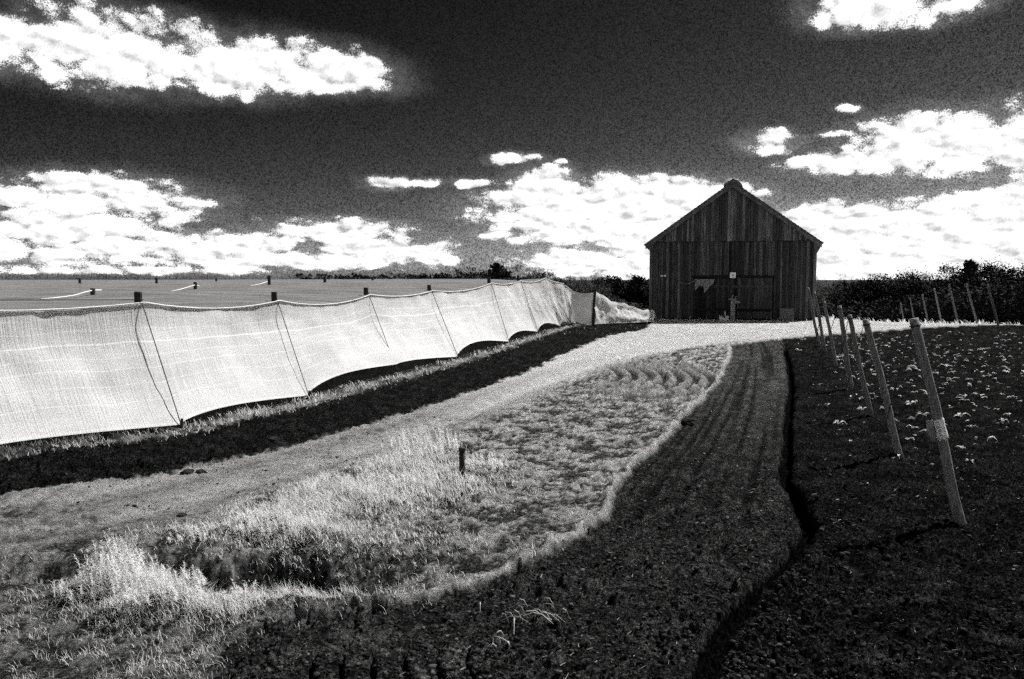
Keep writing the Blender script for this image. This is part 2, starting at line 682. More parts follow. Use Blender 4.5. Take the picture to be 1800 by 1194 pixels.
M_foliage = mat_simple('dark_backlit_foliage', 0.010, 0.6, 1.2, 0.9, 0)
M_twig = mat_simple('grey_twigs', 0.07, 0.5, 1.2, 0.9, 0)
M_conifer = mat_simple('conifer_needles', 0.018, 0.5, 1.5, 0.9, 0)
M_cloth = mat_cloth('white_shade_cloth', 0.85, 0.13)
M_rooffab = mat_cloth('grey_roof_shade_cloth', 0.26, 0.22, seams=False)

# ------------------------------------------------------------------ the ground: one height field
def GL(lst):
    return [G(x, y) for x, y in lst]


HEM = GL([(-420, 838), (-150, 806), (0, 787), (315, 750), (540, 698), (697, 657), (803, 629), (893, 602), (945, 585), (985, 574), (1010, 571)])
LINE_L = smooth_poly(GL([(-200, 908), (0, 867), (200, 840), (397, 805), (600, 758), (760, 710), (917, 655), (1000, 618), (1058, 594), (1090, 585), (1130, 579), (1142, 570)]))
LINE_R = smooth_poly(GL([(-260, 1015), (0, 965), (200, 935), (400, 885), (560, 835), (700, 792), (850, 738), (950, 692), (1050, 652), (1130, 627), (1200, 613), (1285, 601)]))
LINE_B = smooth_poly(GL([(300, 1300), (380, 1150), (450, 1105), (560, 1085), (700, 1065), (800, 1035), (900, 1000), (1000, 955), (1058, 905), (1088, 850), (1112, 815), (1160, 780), (1200, 730), (1235, 700), (1270, 655), (1284, 622), (1281, 605)])) + GL([(1340, 597.5), (1420, 590), (1500, 584), (1560, 579.5), (1640, 574), (1760, 568)])
LINE_D = smooth_poly(GL([(1205, 1330), (1232, 1194), (1262, 1120), (1300, 1068), (1350, 1010), (1395, 965), (1420, 930), (1417, 900), (1402, 865), (1381, 830), (1386, 780), (1384, 740), (1388, 700), (1391, 670), (1386, 630), (1376, 600)]))
ARC_C = (-1.5, 20.2)
SWALE = G(430, 1010)
HOLLOWS = [(G(440, 1005), 1.15, 0.30, 0.34), (G(540, 1020), 0.45, 0.25, 0.22), (G(110, 1000), 1.3, 0.22, 0.16)]
TALL = [(610, 890, 1.0, 1.0, 1.0), (720, 830, .8, 1.3, 1.0), (770, 870, .7, .7, 1.0), (500, 935, .7, .5, .9), (820, 830, .6, .9, .6), (560, 960, .5, .4, .8), (860, 850, .5, .7, .5), (650, 960, .8, .5, .5),
        (330, 1080, .7, .25, .9), (450, 1075, .9, .2, .8), (230, 1040, .4, .3, 1.0), (350, 945, .7, .12, .7), (560, 1075, .8, .2, .6)]
TALL_W = [(G(x, y), rx, ry, w) for x, y, rx, ry, w in TALL]


def terrain(X, Y):
    """large shape only"""
    r = S(42.5, 75, Y + 0.25 * (X - 21)) * S(18.5, 25, X)
    return -3.0 * r


def fields(X, Y):
    hem, _ = polydist(X, Y, HEM)
    l, _ = polydist(X, Y, LINE_L)
    r, ra = polydist(X, Y, LINE_R)
    b, ba = polydist(X, Y, LINE_B)
    d, da = polydist(X, Y, LINE_D)
    return hem, l, r, b, d, ra, ba, da


def tallness(X, Y):
    t = np.zeros_like(X)
    for p, rx, ry, w in TALL_W:
        t = np.maximum(t, w * np.exp(-(((X - p.x) / rx) ** 2 + ((Y - p.y) / ry) ** 2)))
    return t


def ground_eval(X, Y, full=True):
    hem, l, r, b, d, ra, ba, da = fields(X, Y)
    wob = fbm(X * 1.1, Y * 1.1, 4, 3) * 0.35
    wob2 = fbm(X * 7, Y * 7, 4, 31, 0.65) * 0.07
    near = S(60, 20, Y)
    b = b + 0.10 * fbm(X * 0.9, Y * 0.9, 3, 131) + 0.05 * fbm(X * 3.3, Y * 3.3, 3, 132)
    d_raw = d
    d = d + 0.07 * fbm(X * 1.6, Y * 1.6, 3, 133) * S(30, 26, Y)
    w_in = S(0.1, -0.1, hem)
    w_tl = S(-0.03, 0.05, b + wob2 * 1.6)                 # tilled or field
    w_field = S(-0.05, 0.08, d + wob2) * w_tl
    w_yard = S(30, 36, Y + 0.3 * X) * (1 - w_tl) * S(80, 65, Y)
    w_road = S(0.25, -0.25, r + wob * 0.8 + wob2 * 4) * (1 - w_tl) * S(-0.12, 0.10, l + wob * 0.9 + wob2 * 3)
    w_band = S(0.10, -0.12, l + wob * 0.9 + wob2 * 3) * (1 - w_tl) * (1 - w_in)
    w_verge = np.clip(1 - w_road - w_band - w_tl - w_in, 0, 1)
    n_big = fbm(X * 0.35, Y * 0.35, 3, 5)
    n_med = fbm(X * 2.2, Y * 2.2, 4, 9)
    n_clod = fbm(X * 6.5, Y * 6.5, 5, 21, 0.62)
    n_fine = fbm(X * 19, Y * 19, 4, 41, 0.65)
    n_vf = fbm(X * 38, Y * 38, 2, 61, 0.7) * S(16, 9, Y)
    # crumbs: rounded tops with sharp creases between
    bil = np.abs(gnoise(X * 5.2 + 0.6 * n_med, Y * 5.2, 301)) * 1.0 + np.abs(gnoise(X * 11, Y * 11, 302)) * 0.62 + (np.abs(gnoise(X * 23, Y * 23, 303)) * 0.40 + np.abs(gnoise(X * 47, Y * 47, 304)) * 0.22) * S(22, 12, Y)
    ridge = fbm(X * 9, Y * 9, 4, 55, 0.6, ridged=True)
    z = terrain(X, Y) + 0.03 * n_big * near
    # furrows along the ditch / along the field
    fu = (X - 3.03) * 0.951 - (Y - 10.9) * 0.308 + 0.0022 * (Y - 19) ** 2 + 0.04 * n_big
    fur = np.clip(1.6 * gnoise(fu * 8.5, Y * 0.10, 401) + 0.7 * gnoise(fu * 3.0, Y * 0.10, 402), -1, 1)
    z = z + w_tl * (1 - w_field) * (-0.06 * S(5.0, 6.8, Y) + 0.040 * fur * S(6.0, 10.0, Y) * (0.5 + 0.5 * S(-.3, .3, n_big + .3)) + 0.075 * (bil - 0.55) * (0.45 + 0.9 * S(-0.3, 0.4, n_med)) * S(20, 8, Y) * (0.2 + 0.8 * S(12, 7, Y)) + 0.012 * n_clod)
    z = z + w_field * (-0.07 + (0.07 * (bil - 0.55) + 0.02 * n_clod) * S(32, 8, Y) + 0.018 * np.sin(2 * math.pi * (d + 0.15 * n_med) / 1.0))
    z = z + w_band * (0.10 * (bil - 0.55) + 0.02 * n_med - 0.03)
    # ruts in the road
    rr = r + 0.12 * n_med
    rut = np.exp(-((rr + 0.55) / 0.16) ** 2) + np.exp(-((rr + 1.75) / 0.18) ** 2)
    rim = np.exp(-((rr + 1.12) / 0.20) ** 2) + np.exp(-((rr + 0.15) / 0.12) ** 2)
    tread = np.sin(2 * math.pi * (ra + 0.08 * n_med) / 0.16) * rut
    z = z + w_road * (0.014 * n_med + 0.035 * (bil - 0.55) * (0.35 + S(0, .4, n_med + n_big)) + 0.004 * n_fine - 0.055 * rut * S(45, 25, Y) + 0.010 * tread * S(18, 10, Y))
    z = z + w_verge * (0.035 * n_med + 0.04 * (bil - 0.55) * (0.4 + 1.2 * S(-0.1, 0.4, n_med)) + 0.02 * n_clod + 0.012 * n_fine)
    # lip of the bank
    z = z + 0.045 * np.exp(-((b + 0.05) / 0.05) ** 2) * S(4.8, 5.6, Y) * S(30, 24, Y) * (1 + n_med)
    # tractor turning marks on the verge
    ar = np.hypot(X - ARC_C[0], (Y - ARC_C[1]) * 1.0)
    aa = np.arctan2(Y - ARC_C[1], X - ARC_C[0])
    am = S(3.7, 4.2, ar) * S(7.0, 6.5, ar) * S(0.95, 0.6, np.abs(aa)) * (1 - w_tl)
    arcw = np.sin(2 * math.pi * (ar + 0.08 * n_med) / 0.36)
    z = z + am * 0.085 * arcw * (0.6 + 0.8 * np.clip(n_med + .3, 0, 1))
    # the ditch, with thrown-up clods on its right bank
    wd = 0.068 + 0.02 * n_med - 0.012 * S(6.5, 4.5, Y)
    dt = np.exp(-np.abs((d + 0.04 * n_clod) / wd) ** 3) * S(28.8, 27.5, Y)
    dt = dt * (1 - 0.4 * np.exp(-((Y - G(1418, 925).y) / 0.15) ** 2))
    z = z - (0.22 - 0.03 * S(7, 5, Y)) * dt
    z = z + (0.05 + 0.1 * n_clod) * np.exp(-((d - 0.27) / 0.16) ** 2) * S(7.6, 6.2, Y) + 0.03 * np.exp(-((d - 0.22) / 0.12) ** 2) * S(30, 26, Y)
    # hollows around the culvert
    for p, rx, ry, dep in HOLLOWS:
        z = z - dep * np.exp(-(((X - p.x) / rx) ** 2 + ((Y - p.y) / ry) ** 2) ** 1.5)
    z = z + 0.12 * tallness(X, Y) * w_verge * (1 + n_med)
    lug = np.exp(-(((X - G(695, 1150).x) / 0.75) ** 2 + ((Y - G(695, 1150).y) / 0.5) ** 2) ** 2)
    z = z * (1 - 0.6 * lug)
    # tyre lug marks in front
    for i, px in enumerate((563, 613, 666, 722, 778, 830)):
        c = G(px, 1150)
        q = (Y - c.y) / 0.36
        cx = c.x - 0.035 + 0.075 * q * q
        g = np.exp(-((X - cx) / 0.014) ** 2) * S(1.0, 0.75, np.abs(q))
        g2 = np.exp(-((X - cx - 0.06) / 0.04) ** 2) * S(1.0, 0.75, np.abs(q))
        z = z - 0.07 * g * (1 - .06 * i) + 0.025 * g2
    if not full:
        return z
    # ground albedo: soil tones, plus painted shade in troughs and ditch
    pat = S(-0.22, 0.34, 0.6 * n_med + 0.7 * n_clod + 0.5 * n_fine)
    a_band = 0.008 + 0.014 * pat
    a_road = 0.27 + 0.15 * S(9, 22, Y) + 0.10 * n_med - 0.02 * S(9.5, 7.5, Y) - 0.14 * S(0.0, 0.45, n_clod + 0.6 * n_big) * S(24, 8, Y) + (0.05 * rut - 0.13 * rim * S(-0.3, 0.3, n_med)) * S(30, 18, Y)
    a_road = np.where(r > -1.5, a_road, a_road * 1.0)
    a_verge = 0.04 + 0.20 * pat * S(5.0, 9, Y) + 0.13 * pat
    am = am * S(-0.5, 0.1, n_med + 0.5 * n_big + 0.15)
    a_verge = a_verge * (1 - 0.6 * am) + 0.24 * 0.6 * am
    a_verge = a_verge * (1 - 0.8 * am * S(0.0, -0.6, arcw))  # shade in the troughs between tyre arcs, painted into the albedo
    a_yard = 0.38 + 0.10 * n_med + 0.10 * fbm(X * 0.8, Y * 3.0, 4, 71)
    a_road = a_road * (1 - w_yard) + a_yard * w_yard
    a_verge = a_verge * (1 - w_yard) + a_yard * w_yard
    a_tl = (0.018 + 0.034 * pat + 0.022 * S(9, 16, Y) + 0.014 * pat * S(12, 20, Y)) * (1 - 0.6 * S(0.1, -0.8, fur) * S(6.0, 10, Y))  # furrow troughs darkened: their shade is part of the albedo
    a_fd = 0.007 + 0.015 * pat + 0.05 * S(0.0, .5, fbm(X * 1.5 + Y, Y * 6, 4, 91)) * S(7.0, 5.2, Y) * S(.3, 1.2, d)
    a_in = 0.03 + 0.02 * pat
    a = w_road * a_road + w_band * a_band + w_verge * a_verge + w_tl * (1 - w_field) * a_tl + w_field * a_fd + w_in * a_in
    a = a + 0.045 * lug * pat
    a = np.where(Y > 75, a + (0.05 - a) * S(75, 95, Y), a)
    bank = S(0.0, 0.12, hem) * S(0.75, 0.35, hem + 0.6 * wob + 2 * wob2)
    a = a + bank * (0.10 + 0.12 * pat) * (Y < 45) * S(-0.3, 0.1, n_med + 0.2)
    lip = np.exp(-((b + 0.02 + 0.8 * wob2) / (0.016 + 0.0016 * Y)) ** 2) * S(5.0, 6.4, Y) * (Y < 31)
    a = a * (1 - lip) + (0.36 + 0.2 * n_clod) * lip
    # ditch shade painted in: albedo held near black
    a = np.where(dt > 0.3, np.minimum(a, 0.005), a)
    reg = np.zeros(X.shape, np.int32)
    reg[(w_road > 0.5)] = 1
    reg[(w_band > 0.5)] = 2
    reg[(w_tl > 0.5) & (w_field <= 0.5)] = 3
    reg[(w_field > 0.5)] = 4
    reg[(w_in > 0.5)] = 5
    reg[(w_yard > 0.5) & (reg <= 1)] = 6
    return z, a, reg


def hz(x, y):
    return float(ground_eval(np.array([float(x)]), np.array([float(y)]), full=False)[0])


def build_ground():
    ys = np.arange(491 + CAM_H * FPX / 3.0, 491 + CAM_H * FPX / 72.0, -1.9)
    d = CAM_H * FPX / (ys - 491)
    d = np.concatenate([[-8, -3, 0.0, 1.5, 2.4], d, np.geomspace(73, 3000, 70)])
    u = np.concatenate([-np.geomspace(1.6, 0.70, 24), np.linspace(-0.685, 0.685, 790), np.geomspace(0.70, 1.6, 24)])
    DD, UU = np.meshgrid(d, u, indexing='ij')
    W = np.maximum(DD, 1.0) + 1.0
    X, Y = (UU * W).ravel(), DD.ravel()
    z, a, reg = ground_eval(X, Y)
    z = np.where(Y < 2.9, z * 0.3, z)
    nr, nc = DD.shape
    V = np.stack([X, Y, z], 1)
    i = np.arange(nr * nc).reshape(nr, nc)
    F = np.stack([i[:-1, :-1], i[:-1, 1:], i[1:, 1:], i[1:, :-1]], -1).reshape(-1, 4)
    fr = reg[F[:, 0]]
    names = {0: ('grass_verge', 'rough grassy verge between dirt track and tilled soil'),
             1: ('dirt_track', 'pale sandy dirt track curving up to the barn'),
             2: ('dark_soil_margin', 'band of dark loose soil beside the white net'),
             3: ('tilled_strip', 'dark harrowed soil strip with fine furrows'),
             4: ('planted_field', 'dark field soil set with pale seedlings'),
             5: ('tent_floor', 'shaded ground beneath the shade cloth tent'),
             6: ('barn_yard', 'pale sandy yard in front of the barn')}
    for k, (nm, lb) in names.items():
        f = F[fr == k]
        if not len(f):
            continue
        idx, inv = np.unique(f.ravel(), return_inverse=True)
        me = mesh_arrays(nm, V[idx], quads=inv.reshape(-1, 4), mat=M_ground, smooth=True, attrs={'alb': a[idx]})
        tag(obj(nm, me), lb, None, None, 'structure')
    # coarse land all round, out to the horizon and under the detailed ground
    g = np.concatenate([-np.geomspace(7000, 15, 26), [0], np.geomspace(15, 7000, 26)])
    gx, gy = np.meshgrid(g, g, indexing='ij')
    zz = terrain(gx.ravel(), gy.ravel()) - 0.7
    ii = np.arange(gx.size).reshape(gx.shape)
    q = np.stack([ii[:-1, :-1], ii[1:, :-1], ii[1:, 1:], ii[:-1, 1:]], -1).reshape(-1, 4)
    me = mesh_arrays('ground', np.stack([gx.ravel(), gy.ravel(), zz], 1), quads=q, mat=M_ground, smooth=True, attrs={'alb': np.full(gx.size, 0.06)})
    tag(obj('ground', me), 'farmland reaching to the horizon', None, None, 'structure')


build_ground()

# ------------------------------------------------------------------ the barn
BARN_W, BARN_L, EAVE, RIDGE = 9.4, 17.0, 4.64, 8.0
BA = math.radians(-14)
bl = P(1143, 560, 48.7)
barn_c = Vector((bl.x + BARN_W / 2 * math.cos(BA), 48.7 + BARN_W / 2 * math.sin(BA), 0.0))
BM = 0.0338   # metres per photo pixel on the front wall


def bx(px):
    return (px - 1285.5) * BM


def bz(py):
    return 2.4 + (491 - py) * BM


def build_barn():
    rs = random.Random(3)
    barn = empty('barn', barn_c, BA, 'tall weathered wooden tobacco barn with vertical boards at the end of the track', 'barn')
    hw = BARN_W / 2
    slope = (RIDGE - EAVE) / (hw + 0.0)
    # front wall: dark backing added for the unlit interior, boards in front of it
    b = MB()
    b.box(-hw + 0.03, hw - 0.03, 0.05, 0.10, 0.0, EAVE - 0.02)
    front = b.build('front_wall', M_dark, barn)
    x = -hw
    dl, dr, dtop = bx(1221), bx(1356), bz(488)
    while x < hw - 0.03:
        w = rs.uniform(0.10, 0.19)
        x1 = min(x + w, hw)
        if hw - x1 < 0.08:
            x1 = hw
        z0 = rs.uniform(0.0, 0.10)
        cx = (x + x1) / 2
        if dl < cx < dr:
            z0 = dtop + 0.12
        m = MB()
        y0 = rs.uniform(-0.015, 0.012)
        g = rs.choice([0.006, 0.008, 0.012, 0.018, 0.03])
        top = EAVE - rs.uniform(0.0, 0.03)
        m.box(x + g / 2, x1 - g / 2, y0, y0 + 0.028, z0, top)
        lean = rs.uniform(-0.006, 0.006)
        m.v = [(vx + lean * (vz - 2), vy, vz) for vx, vy, vz in m.v]
        if not (rs.random() < 0.02):
            m.build('board', M_board, front)
        x = x1
    # gable, hung a little proud of the wall so that its lower edge throws a line
    m = MB()
    m.add([(-hw, 0.02, EAVE + 0.05), (hw, 0.02, EAVE + 0.05), (0, 0.02, RIDGE - 0.06)], [(0, 1, 2)])  # dark sheet added to stand for the unlit inside behind the gaps
    gable = m.build('gable', M_dark, barn)
    x = -hw - 0.02
    while x < hw:
        w = rs.uniform(0.11, 0.20)
        x1 = min(x + w, hw + 0.02)

        def zt(q):
            return RIDGE - abs(q) * slope + 0.02
        g = rs.choice([0.006, 0.008, 0.012, 0.018, 0.03])
        xa, xb = x + g / 2, x1 - g / 2
        z0 = EAVE + 0.03 - rs.uniform(0.0, 0.05)
        y0 = -0.075 + rs.uniform(-0.012, 0.012)
        za, zb = max(zt(xa), z0 + 0.03), max(zt(xb), z0 + 0.03)
        m = MB()
        if xa < 0 < xb:
            vs = [(xa, y0, z0), (xb, y0, z0), (xb, y0, zb), (0, y0, zt(0)), (xa, y0, za)]
        else:
            vs = [(xa, y0, z0), (xb, y0, z0), (xb, y0, zb), (xa, y0, za)]
        k = len(vs)
        vs2 = [(p[0], p[1] + 0.028, p[2]) for p in vs]
        m.add(vs + vs2, [tuple(range(k)), tuple(range(2 * k - 1, k - 1, -1))] + [(i, k + i, k + (i + 1) % k, (i + 1) % k) for i in range(k)])
        m.build('board', M_gable, gable)
        x = x1
    # side and rear walls with board relief
    for sx, nm in ((-1, 'side_wall'), (1, 'side_wall')):
        m = MB()
        y = 0.03
        while y < BARN_L:
            y1 = min(y + rs.uniform(0.15, 0.27), BARN_L)
            o = rs.uniform(0, 0.012)
            xa, xb = (sx * (hw - 0.04), sx * (hw - 0.012 + o))
            m.box(min(xa, xb), max(xa, xb), y + 0.004, y1 - 0.004, 0.0, EAVE + 0.05)
            y = y1
        m.box(min(sx * (hw - 0.10), sx * (hw - 0.05)), max(sx * (hw - 0.10), sx * (hw - 0.05)), 0.12, BARN_L - .02, 0, EAVE - .05)
        tag(m.build(nm, M_board, barn), kind='stuff')
    m = MB()
    m.box(-hw, hw, BARN_L + 0.002, BARN_L + 0.05, 0, EAVE)
    m.add([(-hw, BARN_L + .02, EAVE), (hw, BARN_L + .02, EAVE), (0, BARN_L + .02, RIDGE)], [(0, 2, 1)])
    m.build('rear_wall', M_board, barn)
    # roof slopes
    ov, oe, th = 0.26, 0.36, 0.09
    for sx in (-1, 1):
        m = MB()
        e = (sx * (hw + oe), EAVE - oe * slope + 0.02)
        t = (0.0, RIDGE + 0.02)
        nx, nz = sx * slope / math.hypot(1, slope), 1 / math.hypot(1, slope)
        ya, yb = -ov, BARN_L + 0.3
        vs = []
        for yy in (ya, yb):
            vs += [(e[0], yy, e[1]), (t[0], yy, t[1]), (t[0], yy, t[1] + th / nz), (e[0] + nx * th, yy, e[1] + nz * th)]
        fs = [(0, 1, 2, 3), (7, 6, 5, 4), (0, 4, 5, 1), (3, 2, 6, 7), (0, 3, 7, 4), (1, 5, 6, 2)]
        m.add(vs, fs)
        # courses of shingles as thin steps
        L = math.hypot(e[0] - t[0], e[1] - t[1])
        nck = 26
        for c in range(nck):
            f0, f1 = c / nck, (c + 1) / nck
            p0 = (e[0] + (t[0] - e[0]) * f0 + nx * th, e[1] + (t[1] - e[1]) * f0 + nz * th)
            p1 = (e[0] + (t[0] - e[0]) * f1 + nx * th, e[1] + (t[1] - e[1]) * f1 + nz * th)
            q = [(p0[0] + nx * 0.03, p0[1] + nz * 0.03), (p1[0] + nx * 0.004, p1[1] + nz * 0.004), (p1[0], p1[1]), (p0[0], p0[1])]
            yy0, yy1 = ya - 0.015, yb
            vv = [(a, yy0, z) for a, z in q] + [(a, yy1, z) for a, z in q]
            m.add(vv, [(0, 1, 2, 3), (7, 6, 5, 4), (0, 4, 5, 1), (0, 3, 7, 4)])
        rf = m.build('roof', M_roof, barn)
        # rake board under the roof edge
        m = MB()
        wv = 0.20
        e2 = (sx * (hw + oe - 0.02), EAVE - (oe - .02) * slope + 0.012)
        vs = []
        for yy in (-ov + 0.012, -ov + 0.045):
            vs += [(e2[0], yy, e2[1]), (0, yy, RIDGE + 0.012), (0, yy, RIDGE - wv), (e2[0] - sx * 0.03, yy, e2[1] - wv)]
        m.add(vs, [(0, 1, 2, 3), (7, 6, 5, 4), (0, 4, 5, 1), (3, 2, 6, 7), (0, 3, 7, 4), (1, 5, 6, 2)])
        m.build('rake_board', M_beam, rf)
        # eave return: boxed tail under the overhang
        m = MB()
        zt0 = EAVE - oe * slope
        xo, xi = sx * (hw + oe - 0.03), sx * (hw + 0.004)
        zi = zt0 - (0.62 if sx > 0 else 0.34)
        vs = []
        for yy in (-ov + 0.06, BARN_L):
            vs += [(xo, yy, zt0 - 0.02), (xi, yy, zt0 + 0.20), (xi, yy, zi)]
        m.add(vs, [(0, 1, 2), (5, 4, 3), (0, 3, 4, 1), (1, 4, 5, 2), (2, 5, 3, 0)])
        m.build('eave_bracket', M_beam, rf)
    # ridge ventilator
    m = MB()
    rw, rh = 0.60, RIDGE + 0.20
    prof = [(-0.47, RIDGE - 0.16), (-0.50, RIDGE - 0.04), (-0.03, RIDGE + 0.28), (0.04, RIDGE + .28), (0.34, RIDGE + 0.13), (0.52, RIDGE - 0.04), (0.58, RIDGE - 0.24), (0, RIDGE + .1)]
    k = len(prof)
    vs = [(a, -ov - 0.03, z) for a, z in prof] + [(a, BARN_L + .2, z) for a, z in prof]
    m.add(vs, [tuple(range(k))[::-1], tuple(range(k, 2 * k))] + [(i, (i + 1) % k, k + (i + 1) % k, k + i) for i in range(k)])
    m.build('ridge_vent', M_roof, barn)
    # dark strip set back below the gable, added as its shadow line
    m = MB()
    m.box(-hw + 0.01, hw - 0.01, -0.012, 0.045, EAVE - 0.005, EAVE + 0.045)
    m.build('gap_shade_strip', M_dark, barn)
    # corner boards
    for sx in (-1, 1):
        m = MB()
        m.box(sx * hw - 0.085, sx * hw + 0.085, -0.05, -0.018, 0.02, EAVE - 0.02)
        m.build('corner_board', M_beam, barn)
    # double door, hung on a rail
    m = MB()
    m.box(dl - 0.1, dr + 0.1, -0.10, -0.035, dtop, dtop + 0.10)
    m.build('door_rail', M_dark, barn)
    mid = bx(1285)
    for xa, xb in ((dl, mid - 0.01), (mid + 0.01, dr)):
        m = MB()
        m.box(xa, xb, 0.035, 0.048, 0.06, dtop - 0.02)
        door = m.build('door', M_dark, barn)
        x = xa
        while x < xb - 0.02:
            x1 = min(x + rs.uniform(0.14, 0.24), xb)
            if xb - x1 < 0.06:
                x1 = xb
            m = MB()
            y0 = rs.uniform(0.0, 0.006)
            m.box(x + 0.005, x1 - 0.005, y0, y0 + 0.025, 0.06 + rs.uniform(0, .05), dtop - 0.03)
            m.build('board', M_door, door)
            x = x1
        for zc in (0.5, 1.9):
            m = MB()
            m.box(xa + 0.05, xb - 0.05, -0.028, -0.004, zc, zc + 0.15)
            m.build('cross_rail', M_door, door)
    return barn


barn = build_barn()
BMAT = Matrix.Translation(barn_c) @ Matrix.Rotation(BA, 4, 'Z')


def at_barn(px, y, z):
    return BMAT @ Vector((bx(px), y, z))


def barn_things():
    # number sign
    c = at_barn(1289, -0.13, bz(484))
    sg = empty('number_sign', c, BA, 'small square white number sign above the barn doors', 'sign')
    m = MB()
    m.box(-0.165, 0.165, -0.012, 0.0, -0.165, 0.165)
    m.build('panel', M_sign, sg)
    cu = bpy.data.curves.new('numerals', 'FONT')
    cu.body = '44'
    cu.size = 0.15
    cu.align_x = 'CENTER'
    cu.align_y = 'CENTER'
    cu.extrude = 0.001
    to = bpy.data.objects.new('numerals_source', cu)
    link(to)
    dg = bpy.context.evaluated_depsgraph_get()
    me = bpy.data.meshes.new_from_object(to.evaluated_get(dg))
    bpy.data.objects.remove(to)
    me.materials.clear()
    me.materials.append(M_ink)
    o = obj('numerals', me, sg, (0.005, -0.016, -0.005), (math.pi / 2, 0, 0))
    # two small white insulators on the left of the wall
    for px in (1166, 1171.5):
        c = at_barn(px, -0.05, bz(485))
        m = MB()
        m.tube([(0, 0.02, 0), (0, -0.03, 0), (0, -0.05, 0), (0, -0.09, 0)], [0.03, 0.06, 0.075, 0.05], 8)
        o = m.build('insulator', M_sign, None, True, c, (0, 0, BA))
        tag(o, 'small white insulator knob on the %s side of a pair on the barn wall' % ('outer' if px < 1168 else 'door'), 'insulator', 'insulators on the barn wall')
    # rope and ragged tarpaulin above the door
    pts = []
    for k in range(13):
        t = k / 12
        px = 1196 + (1226 - 1196) * t
        z = bz(496 - 3.5 * t) - 0.17 * math.sin(math.pi * t)
        pts.append(at_barn(px, -0.16, z))
    m = MB()
    o0 = pts[0]
    m.tube([p - o0 for p in pts], 0.022, 5)
    rp = m.build('rope', M_tarp, None, True, o0)
    tag(rp, 'slack pale rope hanging beside the tarpaulin on the barn', 'rope')
    outline = [(1224.5, 490), (1229, 491), (1240, 491), (1250, 491), (1258.5, 491), (1256, 498), (1250, 504), (1246, 510), (1241, 515), (1243, 509), (1240, 505), (1236, 503), (1232, 500), (1228, 496), (1226, 499), (1226.5, 507), (1225, 511), (1224, 504)]
    org = at_barn(1240, -0.15, bz(490))
    rs = random.Random(5)
    vs, fs = [], []
    cxy = (1238, 495)
    n = len(outline)
    for layer in (0, 1):
        for i, (px, py) in enumerate(outline):
            vs.append((bx(px) - bx(1240), 0.02 * layer - 0.03 * math.sin(i * 1.7), bz(py) - bz(490)))
        vs.append((bx(cxy[0]) - bx(1240), 0.02 * layer - 0.05, bz(cxy[1]) - bz(490)))
    for i in range(n):
        fs.append((i, (i + 1) % n, n))
        fs.append((n + 1 + (i + 1) % n, n + 1 + i, 2 * n + 1))
        fs.append((i, n + 1 + i, n + 1 + (i + 1) % n, (i + 1) % n))
    m = MB()
    m.add(vs, fs)
    tp = m.build('tarpaulin', M_tarp, None, False, org, (0, 0, BA))
    tag(tp, 'ragged grey tarpaulin hanging over the top of the barn door', 'tarpaulin')
    # wooden post with cross pieces
    c = at_barn(1289.5, -0.95, 0)
    c.z = hz(c.x, c.y)
    st = empty('work_stand', c, BA, 'thick wooden post stand with crosspiece in front of the barn doors', 'stand')
    mat = M_tarp
    m = MB(); m.box(-0.13, 0.13, -0.05, 0.05, -0.05, 1.20); m.build('upright', mat, st)
    m = MB(); m.box(-0.26, 0.24, -0.10, 0.10, 1.203, 1.26); m.build('top_plate', mat, st)
    m = MB(); m.add([(0.132, -.05, 0.99), (0.42, -.05, 1.02), (0.40, -.05, 1.10), (0.132, -.05, 1.16), (0.132, .05, 0.99), (0.42, .05, 1.02), (0.40, .05, 1.10), (0.132, .05, 1.16)], [(0, 1, 2, 3), (7, 6, 5, 4), (0, 4, 5, 1), (1, 5, 6, 2), (2, 6, 7, 3), (3, 7, 4, 0)])
    m.build('side_arm', mat, st)
    m = MB(); m.tube([(-0.05, 0, 1.26), (-0.02, 0, 1.42), (0.03, 0, 1.50)], [.05, .04, .02], 6); m.tube([(0.14, 0, 1.26), (0.12, 0, 1.36), (0.18, 0, 1.42)], [.04, .035, .02], 6)
    m.build('clamp', mat, st)
    # pale crate with a spout
    c = at_barn(1275, -1.15, 0)
    c.z = hz(c.x, c.y)
    cr = empty('crate', c, BA, 'low pale crate with an upright rod beside the post stand', 'crate')
    m = MB(); m.box(-0.27, 0.27, -0.18, 0.18, 0.0, 0.16); m.build('box', M_crate, cr)
    for xa, xb in ((-0.27, -0.10), (0.12, 0.27)):
        m = MB(); m.box(xa, xb, -0.178, 0.178, 0.163, 0.27); m.build('raised_end', M_crate, cr)
    m = MB(); m.tube([(0.07, -.1, 0.16), (0.06, -.1, 0.4), (0.05, -.1, 0.58)], [.03, .025, .02], 6); m.build('rod', M_crate, cr)
    # board leaning by the right end of the wall
    c = at_barn(1380.5, -0.26, 0)
    c.z = hz(c.x, c.y) + 0.02
    m = MB()
    M = Matrix.Rotation(math.radians(-9), 4, 'X')
    m.box(-0.40, 0.40, -0.02, 0.02, 0, 0.70, M)
    pb = m.build('sheet_of_plywood', mat_simple('leaning_panel_wood', 0.14, 0.4, 6, 0.8, 0.3), None, False, c, (0, 0, BA))
    tag(pb, 'grey square plywood sheet leaning against the barn wall near its right corner', 'plywood')


barn_things()

